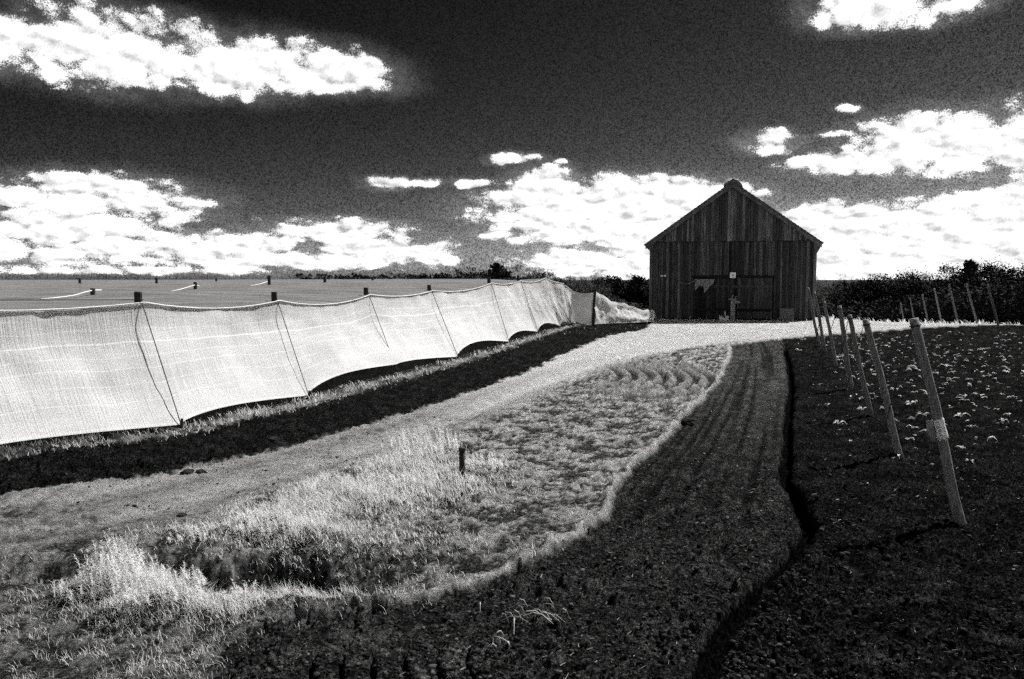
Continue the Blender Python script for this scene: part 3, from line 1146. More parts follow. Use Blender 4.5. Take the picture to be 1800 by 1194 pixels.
# ------------------------------------------------------------------ the shade-cloth tent
TENT_POSTS = [(252, 515, 13.5), (490, 515, 16.6), (650, 507, 20.5), (760, 502, 24.9), (864, 490, 30.5), (915, 487, 34.5), (958, 483, 38.0), (990, 493, 40.8), (1005, 505, 42.5)]
TP = [P(x, y, d) for x, y, d in TENT_POSTS]
d0 = (TP[1] - TP[0]).normalized()
TP = [Vector((TP[0].x - 4.7, TP[0].y - 6.3, 2.32)), Vector((TP[0].x - 2.25, TP[0].y - 3.2, 2.22))] + TP
PEGS = GL([(-330, 850), (-120, 806), (315, 750), (540, 698), (697, 657), (803, 629), (893, 602), (945, 585), (985, 574), (1003, 571)])
pg0 = PEGS[2]
PEGS[1] = Vector((pg0.x - 2.2, pg0.y - 3.1, 0))
PEGS[0] = Vector((pg0.x - 4.5, pg0.y - 6.0, 0))
PEGS.append(P(1012, 570, 42.6)); PEGS[-1].z = 0.05
CAP = 0.16


def cloth_grid(name, top, hem, parent, mat, nu, nv, flare=1.5, u0=0.0, ripple=0.03, seed=0):
    """top, hem: lists of points of equal length"""
    n = len(top)
    V, UV = [], []
    u = u0
    for i in range(n):
        if i:
            u += (Vector(top[i]) - Vector(top[i - 1])).length
        for j in range(nv + 1):
            t = j / nv
            a, b = Vector(top[i]), Vector(hem[i])
            o = t ** flare
            p = Vector((a.x + (b.x - a.x) * o, a.y + (b.y - a.y) * o, a.z + (b.z - a.z) * t))
            V.append(p); UV.append((u, t))
    V = np.array(V); UV = np.array(UV)
    rip = fbm(UV[:, 0] * 0.9, UV[:, 1] * 1.6, 4, seed) * ripple * 2.2 * np.sin(np.pi * np.clip(UV[:, 1], 0, 1)) ** 0.5
    rip += gnoise(UV[:, 0] * 5.5, UV[:, 1] * 0.8, seed + 4) * ripple * 0.35 * np.sin(np.pi * UV[:, 1] ** 0.7) ** 0.5
    dirv = np.array([0.95, -0.31, 0.15])
    V = V + rip[:, None] * dirv
    ii = np.arange(n * (nv + 1)).reshape(n, nv + 1)
    q = np.stack([ii[:-1, :-1], ii[:-1, 1:], ii[1:, 1:], ii[1:, :-1]], -1).reshape(-1, 4)
    return obj(name, mesh_arrays(name, V, quads=q, mat=mat, smooth=True, uv=UV), parent)


def roof_z(x, y):
    return 2.0 + 0.32 * S(14, 36, y) + 0.0016 * np.maximum(y - 20, 0) * S(-0.5, 0.0, x / np.maximum(y, 1)) - 0.0002 * np.maximum(y - 40, 0)


def build_tent():
    tent = empty('shade_tent', (TP[2].x, TP[2].y, 0), 0, 'long white shade cloth tent over the crop with a sloping net side', 'tent')
    off = tent.location.copy()

    def loc(p):
        return Vector(p) - off
    NB = 22
    top, hem = [], []
    lift = [0.08, 0.13, 0.13, 0.20, 0.06, 0.30, 0.26, 0.30, 0.20, 0.10]
    pz = [0.03, 0.03, 0.03, 0.03, 0.24, 0.03, 0.03, 0.05, 0.03, 0.03, 0.03, 0.03]
    for i in range(len(TP) - 1):
        a, b = TP[i], TP[i + 1]
        pa, pb = PEGS[min(i, len(PEGS) - 1)], PEGS[min(i + 1, len(PEGS) - 1)]
        sag = [0.10, 0.10, 0.13, 0.16, 0.10, 0.14, 0.10, 0.12, .04, .02][i]
        for k in range(NB):
            t = k / NB
            p = a.lerp(b, t)
            za, zb = a.z - CAP, b.z - CAP
            p.z = za + (zb - za) * t - sag * 4 * t * (1 - t)
            top.append(loc(p))
            q = pa.lerp(pb, t)
            q.z = pz[i] * (1 - t) + pz[i + 1] * t + lift[i] * math.sin(math.pi * t ** 0.62)
            hem.append(loc(q))
    # gather the cloth up to the last corner
    top.append(loc(Vector((TP[-1].x, TP[-1].y, TP[-1].z - CAP))))
    hem.append(loc(PEGS[-1]))
    cloth_grid('side_cloth', top, hem, tent, M_cloth, 0, 30, 1.5, 0, 0.05, 3)
    m = MB()
    m.tube([p + Vector((0.015, -0.01, 0.0)) for p in top], [0.010 + 0.005 * random.random() for _ in top], 5)
    m.build('top_selvedge', M_rope, tent, True)
    # end cloth facing the track, round the corner to the gate post
    A = TP[-1]; B = P(1045, 512, 42.0)
    t2, h2 = [], []
    for k in range(17):
        t = k / 16
        p = A.lerp(B, t); p.z = (A.z - CAP) * (1 - t) + (B.z - 0.05) * t - 0.12 * math.sin(math.pi * t)
        q = A.lerp(B, t); q.z = 0.10 + 0.05 * math.sin(9 * t)
        q.y -= 0.35 * (1 - t)
        t2.append(loc(p)); h2.append(loc(q))
    cloth_grid('end_cloth', t2, h2, tent, mat_cloth('shade_greyed_end_cloth', 0.42, 0.2, False), 0, 14, 1.2, 40, 0.03, 9)  # shaded panel: its shade is put into a greyer cloth albedo
    # the roof: a sagging sheet held up by the posts
    xs = np.concatenate([np.linspace(-260, -40, 40), np.linspace(-38, 3.4, 120)])
    fr = np.linspace(0, 1, 121)
    rows = []
    tx = np.array([p[0] + off.x for p in top]); ty = np.array([p[1] + off.y for p in top]); tz = np.array([p[2] for p in top])
    ysr = np.concatenate([np.linspace(ty[0], ty[-1], 150), np.geomspace(ty[-1] + .6, 230, 40)])
    V, UV = [], []
    for y in ysr:
        if y <= ty[-1]:
            xe, ze = np.interp(y, ty, tx), np.interp(y, ty, tz)
        else:
            xe, ze = tx[-1] - (y - ty[-1]) * 0.02, tz[-1]
        g = (np.linspace(0, 1, 90)) ** 2.4
        x = xe - g * (270 + 0.6 * y)
        z = roof_z(x, np.full_like(x, y)) - 0.05 + 0.10 * gnoise(x * 0.22, np.full_like(x, y * 0.22), 8) * S(80, 20, y)
        w = np.exp(-(xe - x) / 1.6)
        z = z * (1 - w) + ze * w
        for k in range(90):
            V.append((x[k] - off.x, y - off.y, z[k])); UV.append((x[k], y))
    nr = len(ysr)
    ii = np.arange(nr * 90).reshape(nr, 90)
    q = np.stack([ii[:-1, :-1], ii[1:, :-1], ii[1:, 1:], ii[:-1, 1:]], -1).reshape(-1, 4)
    obj('roof_cloth', mesh_arrays('roof_cloth', V, quads=q, mat=M_rooffab, smooth=True, uv=UV), tent)
    # pale lacing ropes lying on the roof
    for pts in ([(72, 526, 17), (100, 523.5, 17.6), (130, 519.5, 18.2), (150, 513.5, 18.8), (163, 510.5, 19.2), (178, 510, 19.6)],
                [(298, 513, 22), (320, 508, 23.5), (343, 501, 25), (350, 503, 25.4)],
                [(440, 503, 26), (458, 499, 27.5), (471, 495, 29)]):
        m = MB()
        pp = [loc(P(*a)) for a in pts]
        m.tube(pp, 0.014, 5)
        m.build('lacing_rope', M_rope, tent, True)
    # posts poking out of the cloth
    posts_done = []
    for i, p in enumerate(TP):
        pr = 0.062 if i not in (2,) else 0.066
        gz = -0.05
        root = empty('tent_post', (p.x - 0.105, p.y + 0.03, 0), 0)
        m = MB()
        top_z = p.z + (0.07 if i >= 6 else 0.02)
        m.tube([(0, 0, gz), (0, 0, top_z * 0.5), (0, 0, top_z - 0.02), (0, 0, top_z)], [pr * 1.05, pr, pr, pr * .9], 10, wob=0.04)
        m.build('shaft', M_post, root)
        pk = PEGS[min(i, len(PEGS) - 1)] - Vector((p.x - 0.105, p.y + 0.03, 0))
        m = MB()
        s = Vector((0.05, -0.03, top_z - 0.10))
        e = Vector((pk.x + 0.03, pk.y, 0.04))
        m.tube([s, s.lerp(e, .5), e], 0.0085 if i < 5 else 0.011, 5)
        m.build('guy_wire', M_wire, root)
        m = MB()
        m.tube([(e.x, e.y, -0.08), (e.x + 0.02, e.y, 0.13)], [0.02, 0.024], 6)
        m.build('peg', M_post, root)
        posts_done.append(root)
    ords = ['first', 'second', 'third', 'fourth', 'fifth', 'sixth', 'seventh', 'eighth', 'ninth']
    for k, r in enumerate(posts_done):
        if k < 2:
            tag(r, 'tent post of the net side beyond the picture edge, number %s from it' % ('two' if k == 0 else 'one'), 'post', 'posts along the net side')
        else:
            tag(r, 'dark tent post topping the net side, %s from the near end' % ords[k - 2], 'post', 'posts along the net side')
    # posts further in, only their heads above the cloth
    inner = [(163, 507, 19.2, 'dark post head beside the left lacing rope on the tent roof'), (343, 496, 25, 'dark post head at the end of the short lacing rope on the tent roof'),
             (140, 489, 33, 'small post head on the horizon, furthest left on the tent roof'), (275, 488.5, 34, 'small post head on the horizon above the big near post'),
             (380, 489.5, 44, 'tiny post head on the horizon between two lacing ropes'), (473, 484.5, 29, 'dark post head standing clear above the second near post'),
             (571, 486, 31, 'dark post head on the tent roof midway along the horizon'), (655, 487, 44, 'thin post head on the horizon above the third near post')]
    for px, py, d, lb in inner:
        p = P(px, py, d)
        zt = p.z
        root_loc = (p.x, p.y, 0)
        m = MB()
        m.tube([(0, 0, -0.05), (0, 0, zt - 0.02), (0, 0, zt)], [0.062, 0.058, 0.05], 8, wob=0.04)
        o = m.build('tent_post', M_post, None, False, root_loc)
        tag(o, lb, 'post', 'posts inside the tent roof')
    # dark support cable across the near roof
    m = MB()
    a, b = P(-250, 527.5, 13.0), P(252, 527, 13.45)
    m.tube([loc(a), loc(a.lerp(b, .5) - Vector((0, 0, .004))), loc(b)], 0.006, 5)
    m.build('support_cable', M_wire, tent)
    # gate post at the corner and the second net beyond it
    gp = empty('gate_post', (B.x, B.y, 0), 0, 'tall dark post at the net corner beside the yard', 'post')
    m = MB()
    m.tube([(-0.06, 0, -0.05), (-0.02, 0, 1.0), (0.02, 0, 1.82)], [0.075, 0.068, 0.06], 10, wob=.04)
    m.build('shaft', M_post, gp)
    m = MB(); m.tube([(0.02, 0, 1.75), (0.02, 0, 1.90)], [0.085, 0.085], 10); m.build('cap', M_post, gp)
    # second net: bunched cloth running away behind the barn
    C = P(1152, 540, 52.5)
    net = empty('bunched_net', (B.x, B.y, 0), 0, 'white bunched netting sloping down behind the gate post towards the barn', 'netting')
    o2 = net.location.copy()
    prof = [(1048, 513), (1054, 517), (1060, 519), (1066, 523), (1074, 530), (1082, 531), (1090, 533), (1098, 533), (1106, 538), (1114, 539), (1122, 543), (1130, 546), (1138, 544), (1150, 546)]
    t3, h3 = [], []
    for i, (px, py) in enumerate(prof):
        t = i / (len(prof) - 1)
        d = 42.3 + 2.2 * t
        a = P(px, py, d)
        b_ = Vector((a.x - 0.1, a.y - 0.7, 0.06))
        t3.append(a - o2); h3.append(b_ - o2)
    # subdivide
    def sub(l):
        r = []
        for i in range(len(l) - 1):
            for k in range(5):
                r.append(l[i].lerp(l[i + 1], k / 5))
        return r + [l[-1]]
    cl = cloth_grid('net_cloth', sub(t3), sub(h3), net, M_cloth, 0, 16, 0.75, 70, 0.14, 13)
    for px, py, d in ((1060, 514, 43.2), (1086, 521, 43.9)):
        p = P(px, py, d)
        m = MB(); m.tube([(0, 0, -0.1), (0, 0, p.z)], [0.08, 0.07], 8, wob=.05)
        tag(m.build('net_post', M_post, None, False, (p.x, p.y + .1, 0)), 'short dark post behind the bunched netting, %s' % ('next to the gate post' if px < 1070 else 'nearer the barn'), 'post', 'posts behind the bunched netting')


build_tent()

# ------------------------------------------------------------------ leaning poles with their guy wires
NEAR_POLES = [  # base, top, top distance offset
    ((1690, 908), (1606, 560)), ((1581, 795), (1521, 562)), ((1531, 726), (1493, 554)), ((1497, 679), (1475, 538)), ((1470, 641), (1448, 530)), ((1451, 616), (1431, 513)), ((1441, 607), (1420, 506)),
]


def build_pole(base, top, rad, label, group, wire_to=None, crook=0.02, cap=True):
    root = empty('leaning_pole', base, 0, label, 'pole', group)
    v = top - base
    m = MB()
    n = 16
    pts, rr = [], []
    ph = random.uniform(0, 6)
    for i in range(n):
        t = i / (n - 1)
        p = v * t
        p.x += crook * math.sin(ph + 4.0 * t) * math.sin(math.pi * t)
        p.y += crook * math.cos(ph + 3.0 * t) * math.sin(math.pi * t)
        pts.append(p); rr.append(rad * (1.08 - 0.16 * t))
    pts[0] = pts[0] - v.normalized() * 0.15
    m.tube(pts, rr, 12, wob=0.07)
    m.build('shaft', M_pole, root, True)
    if wire_to is not None:
        s = v * 0.975 + Vector((-rad * .8, -rad * .5, 0))
        e = wire_to - base
        m = MB()
        k = 6
        m.tube([s.lerp(e, i / k) - Vector((0, 0, 0.03 * math.sin(math.pi * i / k))) for i in range(k + 1)], max(0.0045, 0.00042 * base.y), 5)
        m.build('guy_wire', M_wire, root)
        m = MB()
        c = v * 0.965
        ax = v.normalized()
        a = ax.cross(Vector((0, 1, 0))).normalized(); b = ax.cross(a)
        ring = [c + (a * math.cos(q) + b * math.sin(q)) * rad * 1.03 for q in np.linspace(0, 2 * math.pi, 13)]
        m.tube(ring, 0.009, 5, cap=False)
        m.build('wire_loop', M_wire, root)
    return root


def build_poles():
    wires = {0: (1503, 925), 1: (1452, 800), 2: (1458, 720), 3: (1430, 660), 4: (1425, 635)}
    words = ['nearest leaning pole with torn white paper wrapped round its middle', 'second leaning pole of the near row, counted from the camera', 'third leaning pole of the near row, counted from the camera',
             'fourth leaning pole of the near row, darker than its neighbours', 'fifth leaning pole of the near row, counted from the camera', 'sixth leaning pole of the near row, beside the barn corner', 'last leaning pole of the near row, standing before the barn corner']
    for i, (b, t) in enumerate(NEAR_POLES):
        base = G(*b)
        base.z = hz(base.x, base.y)
        top = P(t[0], t[1], base.y + (0.10 if i else 0.15))
        rad = [0.047, 0.047, 0.042, 0.052, 0.044, 0.05, 0.05][i]
        w = None
        if i in wires:
            w = G(*wires[i]); w.z = hz(w.x, w.y)
        r = build_pole(base, top, rad, words[i], 'leaning poles along the field edge', w)
        if i == 0:
            # torn paper
            v = top - base
            ax = v.normalized()
            a = ax.cross(Vector((0, 1, 0))).normalized(); bb = ax.cross(a)
            f0, f1 = 0.415, 0.515
            V, F = [], []
            nn, mm_ = 26, 7
            for j in range(mm_):
                for k in range(nn):
                    q = math.pi * 1.95 * k / (nn - 1) + 2.4
                    tt = f0 + (f1 - f0) * j / (mm_ - 1) + (0.006 * math.sin(7 * q) + 0.004 * math.sin(17 * q) if j in (0, mm_ - 1) else 0)
                    rr = rad * 1.06 + 0.004 * math.sin(3 * q + j)
                    if k > nn - 9:
                        rr += (k - (nn - 9)) * 0.003
                    V.append(v * tt + (a * math.cos(q) + bb * math.sin(q)) * rr)
            for j in range(mm_ - 1):
                for k in range(nn - 1):
                    F.append((j * nn + k, j * nn + k + 1, (j + 1) * nn + k + 1, (j + 1) * nn + k))
            m = MB(); m.add(V, F)
            pp = m.build('paper_wrap', M_paper, r, True)
            sm = pp.modifiers.new('t', 'SOLIDIFY'); sm.thickness = 0.003
            # loose flap torn away on the shaded side
            V, F = [], []
            c = v * 0.44 - a * rad * 0
            lft = Vector((-1, 0.1, 0))
            for j in range(6):
                for k in range(5):
                    u, w2 = j / 5, k / 4
                    p = v * (0.405 + 0.10 * u) + lft * (rad + 0.003 + (0.065 - 0.04 * abs(u - .4)) * w2) + Vector((0, -0.03 * math.sin(3 * w2 + 2 * u), 0.012 * math.sin(9 * u) * w2))
                    V.append(p)
            for j in range(5):
                for k in range(4):
                    F.append((j * 5 + k, j * 5 + k + 1, (j + 1) * 5 + k + 1, (j + 1) * 5 + k))
            m = MB(); m.add(V, F)
            pp = m.build('paper_flap', M_tarp, r, True)
            sm = pp.modifiers.new('t', 'SOLIDIFY'); sm.thickness = 0.003
    # the next pole of the row stands just outside the picture; its wire crosses the corner
    base = Vector((3.75, 4.75, 0)); base.z = hz(base.x, base.y)
    top = Vector((3.20, 4.8, 1.98))
    e = G(1590, 1290); e.z = hz(e.x, e.y)
    build_pole(base, top, 0.058, 'leaning pole just outside the picture whose wire crosses the near corner', 'leaning poles along the field edge', e)
    far = [((1583, 533), 66), ((1600, 524), 61), ((1621, 518), 56), ((1642, 507), 51.5), ((1668, 500), 47.5), ((1699, 499), 44), ((1736, 500), 41)]
    names = ['seventh', 'sixth', 'fifth', 'fourth', 'third', 'second', 'first']
    for (t, d), nm in zip(far, names):
        top = P(t[0], t[1], d)
        lean = 23 / 1400 * 41
        base = Vector((top.x + lean, d, 0)); base.z = hz(base.x, base.y)
        build_pole(base, top, 0.052, 'thin pale leaning pole before the dark trees, %s from the picture edge' % nm, 'leaning poles across the field', None, 0.015)


build_poles()

# ------------------------------------------------------------------ standpipe, culvert, stones
def build_small():
    p = G(812, 847); p.z = hz(p.x, p.y) - 0.02
    r = empty('standpipe', p, 0, 'short black upright pipe standing in the pale grass', 'pipe')
    m = MB(); m.tube([(0, 0, -0.1), (0, 0, 0.20), (0.003, 0, 0.365)], [0.034, 0.034, 0.034], 14); m.build('shaft', M_pipe, r, True)
    m = MB(); m.tube([(0.003, 0, 0.352), (0.003, 0, 0.356), (0.003, 0, 0.395), (0.003, 0, 0.402)], [0.036, 0.041, 0.041, 0.034], 14); m.build('cap', M_pipe, r, False)
    # culvert
    a, b = G(60, 1000), G(170, 1003)
    za = max(hz(a.x, a.y), -0.2)
    c = empty('culvert_pipe', (b.x, b.y, hz(b.x, b.y)), 0, 'dark round culvert pipe end lying in the hollow behind the weeds', 'pipe')
    o = c.location.copy()
    m = MB()
    A = Vector((a.x - 0.6, a.y + 0.12, -0.42)) - o; B = Vector((b.x, b.y, -0.14)) - o
    m.tube([A, A.lerp(B, .5), B], 0.085, 18, cap=False)
    m.tube([B, B.lerp(A, .5), A], 0.072, 18, cap=False)
    m.build('barrel', M_pipe, c, True)
    m = MB()
    dv = (B - A).normalized()
    m.tube([B - dv * 0.05, B - dv * .04, B + dv * 0.012, B + dv * .013], [0.087, 0.094, 0.094, 0.073], 18, cap=False)
    m.build('rim', M_pipe, c, True)
    # loose dark lumps on the track and on the bank
    import bmesh as _b
    lumps = [((330, 829), 0.085, 'flat dark lump of soil on the dirt track, larger of a pair'), ((352, 829), 0.06, 'smaller dark lump beside the big one on the dirt track'),
             ((481, 774), 0.09, 'single dark lump in the soil beside the track edge'), ((1212, 738), 0.16, 'black stone at the foot of the pale bank'), ((320, 905), 0.05, 'small stone where the track meets the weeds')]
    for (px, py), s, lb in lumps:
        q = G(px, py); q.z = hz(q.x, q.y) + s * 0.12
        bm = _b.new()
        _b.ops.create_icosphere(bm, subdivisions=3, radius=s)
        rs = np.random.default_rng(px)
        co = np.array([v.co for v in bm.verts])
        n = fbm(co[:, 0] / s * 1.3 + px, co[:, 1] / s * 1.3 + co[:, 2] / s, 4, px) * 0.5
        for v, k in zip(bm.verts, n):
            v.co *= 1 + float(k)
            v.co.z *= 0.5
        me = bpy.data.meshes.new('soil_lump'); bm.to_mesh(me); bm.free()
        me.materials.append(M_clod)
        tag(obj('soil_lump', me, None, q), lb, 'clod', 'loose lumps')
    # bent dry stalk
    q = G(866, 1142); q.z = hz(q.x, q.y)
    r = empty('dry_stalk', q, 0.2, 'bleached bent plant stalk arching over the dark soil near the camera', 'stalk')
    k = 0.0037
    def arch(pts, rad):
        m = MB(); m.tube([Vector((x * k, 0.02 * math.sin(x), z * k)) for x, z in pts], rad, 6); return m
    arch([(0, 0), (1, 10), (2, 19), (5, 27), (10, 30), (15, 28), (19, 22), (21, 18)], [.006, .0045, .004, .004, .004, .004, .003, .002]).build('stem', M_straw, r, True)
    arch([(3, 20), (10, 20), (17, 17), (24, 12), (28, 5), (30, 1)], [.003, .0035, .0035, .004, .005, .004]).build('stem', M_straw, r, True)
    arch([(11, 19), (12, 10), (11, 2)], [.003, .006, .003]).build('leaf', M_straw, r, True)
    arch([(-5, -1), (-2, 5), (0, 8), (4, 4), (8, 1)], [.006, .008, .006, .006, .005]).build('root_crown', M_straw, r, True)
    arch([(22, 3), (25, 9), (28, 8), (30, 2)], [.004, .007, .006, .003]).build('root_crown', M_straw, r, True)
    # straw heap
    q = G(925, 1092); q.z = hz(q.x, q.y)
    r = empty('straw_heap', q, 0, 'small heap of bleached straw lying on the dark soil', 'straw')
    rs = random.Random(12)
    for j in range(20):
        m = MB()
        x, y = rs.gauss(0, 0.13), rs.gauss(0, 0.10)
        an = rs.gauss(-0.55, 0.4)
        L = rs.uniform(.08, .24)
        z0 = rs.uniform(0.01, .06)
        pts = [Vector((x + L * t * math.cos(an), y + L * t * math.sin(an), z0 + 0.05 * math.sin(math.pi * t) + hz(q.x + x, q.y + y) - q.z)) for t in (0, .33, .66, 1)]
        m.tube(pts, [.003, .004, .004, .002], 4)
        m.build('straw', M_straw, r)


build_small()

# ------------------------------------------------------------------ grass, weeds, clods, straw, seedlings
def blades_mesh(name, X, Y, Z, H, Wd, lean, az, mat, curl=None):
    n = len(X)
    dx, dy = np.cos(az), np.sin(az)          # leaning direction
    face = rng.uniform(0, 2 * math.pi, n)
    wx, wy = np.cos(face) * Wd * 0.5, np.sin(face) * Wd * 0.5
    V = np.zeros((n, 5, 3))
    b = np.stack([X, Y, Z - 0.015], 1)
    m = b + np.stack([dx * lean * H * 0.35, dy * lean * H * 0.35, H * 0.6], 1)
    t = b + np.stack([dx * lean * H, dy * lean * H, H * np.sqrt(np.clip(1 - (lean * .5) ** 2, .2, 1))], 1)
    w = np.stack([wx, wy, np.zeros(n)], 1)
    V[:, 0], V[:, 1], V[:, 2], V[:, 3], V[:, 4] = b - w, b + w, m - w * .8, m + w * .8, t
    i = np.arange(n)[:, None] * 5
    tri = np.concatenate([i + np.array([[0, 1, 3]]), i + np.array([[0, 3, 2]]), i + np.array([[2, 3, 4]])], 0)
    return mesh_arrays(name, V.reshape(-1, 3), tris=tri, mat=mat)


def sample_px(n, x0, x1, y0, y1):
    px = rng.uniform(x0, x1, n); py = rng.uniform(y0, y1, n)
    a, b = (px - 900) / FPX, -(py - 597) / FPX
    cp, sp = math.cos(PITCH), math.sin(PITCH)
    dx, dy, dz = a, cp + b * sp, -sp + b * cp
    t = -CAM_H / dz
    return dx * t, dy * t


def scatter_grass():
    parts = []
    X, Y = sample_px(420000, -260, 2000, 556, 1320)
    hem, l, r, b, d, ra, ba, da = fields(X, Y)
    tall = tallness(X, Y)
    wobr = fbm(X * 1.1, Y * 1.1, 4, 3) * 0.28
    n_med = fbm(X * 2.2, Y * 2.2, 4, 9)
    n_cl = fbm(X * 1.3, Y * 1.3, 3, 77)
    n_sm = fbm(X * 7, Y * 7, 3, 78)
    verge = S(-0.05, 0.45, r + wobr) * S(0.04, -0.10, b) * S(0.0, 0.2, l)
    hole = np.zeros_like(X)
    for p, rx, ry, dep in HOLLOWS:
        hole = np.maximum(hole, np.exp(-(((X - p.x) / (rx * .9)) ** 2 + ((Y - p.y) / (ry * 1.0)) ** 2)))
    dens = verge * (0.05 * S(0.05, 0.4, n_med + n_sm * .8) + 0.02 * S(10, 30, Y) + 0.20 * S(8.0, 6.0, Y) * S(0.0, 0.35, n_med + n_sm) + 1.6 * np.clip(tall - 0.06, 0, 1) * (0.25 + 0.75 * S(-0.25, 0.2, n_sm + 0.6 * n_cl))) * (1 - 0.85 * hole * (1 - tall))
    # strip at the foot of the net
    hemd = S(-0.15, 0.08, hem) * S(1.1, 0.4, hem + 0.7 * n_cl + 0.3 * n_sm) * S(-.25, .25, n_cl + n_sm * .6)
    dens = np.maximum(dens, 0.9 * hemd)
    # yard before the barn
    yard = S(34, 40, Y + 0.28 * X) * S(0.2, -0.3, b) * S(0.6, 1.5, hem) * (Y < 75) * (X < 30)
    dens = np.maximum(dens, yard * (0.10 + 0.8 * S(45, 47, Y + 0.25 * (X - 13))) * S(-0.4, 0.3, n_cl))
    # lower left: thin grass in soil
    dens = np.where((Y < 6.0) & (X < -0.5), np.maximum(dens, 0.14 * S(-0.1, 0.3, n_cl + n_sm) * S(0.3, -.2, b)), dens)
    # out of the barn footprint
    bxl = (X - barn_c.x) * math.cos(BA) + (Y - barn_c.y) * math.sin(BA)
    byl = -(X - barn_c.x) * math.sin(BA) + (Y - barn_c.y) * math.cos(BA)
    inbarn = (np.abs(bxl) < BARN_W / 2 + .05) & (byl > -0.12) & (byl < BARN_L)
    keep = (rng.random(len(X)) < dens) & ~inbarn
    X, Y, tall, hemd, n_sm = X[keep], Y[keep], tall[keep], hemd[keep], n_sm[keep]
    Z = ground_eval(X, Y, full=False)
    n = len(X)
    H = rng.uniform(0.03, 0.08, n) + 0.10 * S(0.3, 0.9, tall) * rng.uniform(0.4, 1.3, n) + 0.10 * hemd * rng.random(n) + 0.30 * S(44.5, 47, Y + 0.25 * (X - 13)) * rng.random(n) ** 2
    W = np.maximum(0.0035, 0.00085 * Y) * rng.uniform(0.7, 1.3, n)
    az = rng.normal(2.6, 1.3, n)
    lean = rng.uniform(0.3, 1.3, n)
    me = blades_mesh('verge_grass', X, Y, Z, H, W, lean, az, M_grass)
    tag(obj('verge_grass', me), 'pale dry grass over the verge, the hem of the net and the yard', None, None, 'stuff')


scatter_grass()


def weed_clump(name, px, py, rad, h, n, label, seed, lean_az=2.7, feather=True):
    rs = np.random.default_rng(seed)
    c = G(px, py); c.z = hz(c.x, c.y)
    V, T = [], []
    root = empty(name, c, 0, label, 'weeds', 'weed clumps by the hollow')
    # stalks
    m = MB()
    vs, ts = [], []
    for k in range(n):
        a, r = rs.uniform(0, 2 * math.pi), rad * math.sqrt(rs.random())
        x, y = r * math.cos(a), r * math.sin(a) * 0.8
        H = h * rs.uniform(0.45, 1.1) * (1 - 0.5 * r / rad)
        la, ll = rs.normal(lean_az if feather else a, 0.9), rs.uniform(0.1, 0.5)
        z0 = 0.0
        p0 = np.array([x, y, z0 - .03]); p1 = p0 + np.array([math.cos(la) * ll * H, math.sin(la) * ll * H, H])
        if k % 3 == 0:
            m.tube([Vector(p0), Vector((p0 * .5 + p1 * .5) + np.array([0, 0, .03 * H])), Vector(p1)], [.004, .003, .0015], 4, cap=False)
        # feathery leaflets
        for j in range(46):
            t = rs.uniform(0.15, 1.0)
            q = p0 * (1 - t) + p1 * t
            ang = rs.uniform(0, 2 * math.pi); e = rs.uniform(-0.2, 1.1)
            L = rs.uniform(0.02, 0.06) * (1.15 - .6 * t)
            dv = np.array([math.cos(ang) * math.cos(e), math.sin(ang) * math.cos(e), math.sin(e)]) * L
            wv = np.array([-math.sin(ang), math.cos(ang), 0]) * 0.0028
            i = len(vs)
            vs += [q - wv, q + wv, q + dv]
            ts.append((i, i + 1, i + 2))
    tag(m.build('stalks', M_weed, root), kind='stuff')
    obj('leaves', mesh_arrays('leaves', np.array(vs), tris=np.array(ts), mat=M_weed), root)


weed_clump('weed_clump', 215, 1040, 0.30, 0.40, 90, 'tall feathery pale weed clump rising beside the culvert pipe', 1)
weed_clump('weed_clump', 160, 1050, 0.26, 0.20, 50, 'low pale weed clump spreading in front of the culvert pipe', 2)
weed_clump('weed_clump', 285, 1085, 0.34, 0.20, 70, 'pale rounded weed clump with dark shade beneath, nearest the camera', 3)
weed_clump('weed_clump', 395, 1070, 0.30, 0.13, 60, 'low pale weeds along the near rim of the hollow', 4)
weed_clump('weed_clump', 745, 800, 0.55, 0.42, 110, 'tall pale plumed weeds beside the track, left of the standpipe', 5)
weed_clump('weed_clump', 640, 870, 0.50, 0.24, 110, 'dense pale weeds in the middle of the grassy verge', 6)
weed_clump('weed_clump', 850, 830, 0.35, 0.22, 45, 'pale weeds bending down to the right of the standpipe', 7)
weed_clump('weed_clump', 500, 945, 0.42, 0.22, 90, 'pale weeds hanging over the far rim of the hollow', 8)
weed_clump('weed_clump', 350, 945, 0.30, 0.13, 35, 'thin pale weeds at the track edge above the hollow', 9)
weed_clump('weed_clump', 430, 1055, 0.10, 0.20, 10, 'small spiky weed with upright bare stems in the hollow', 10, feather=False)


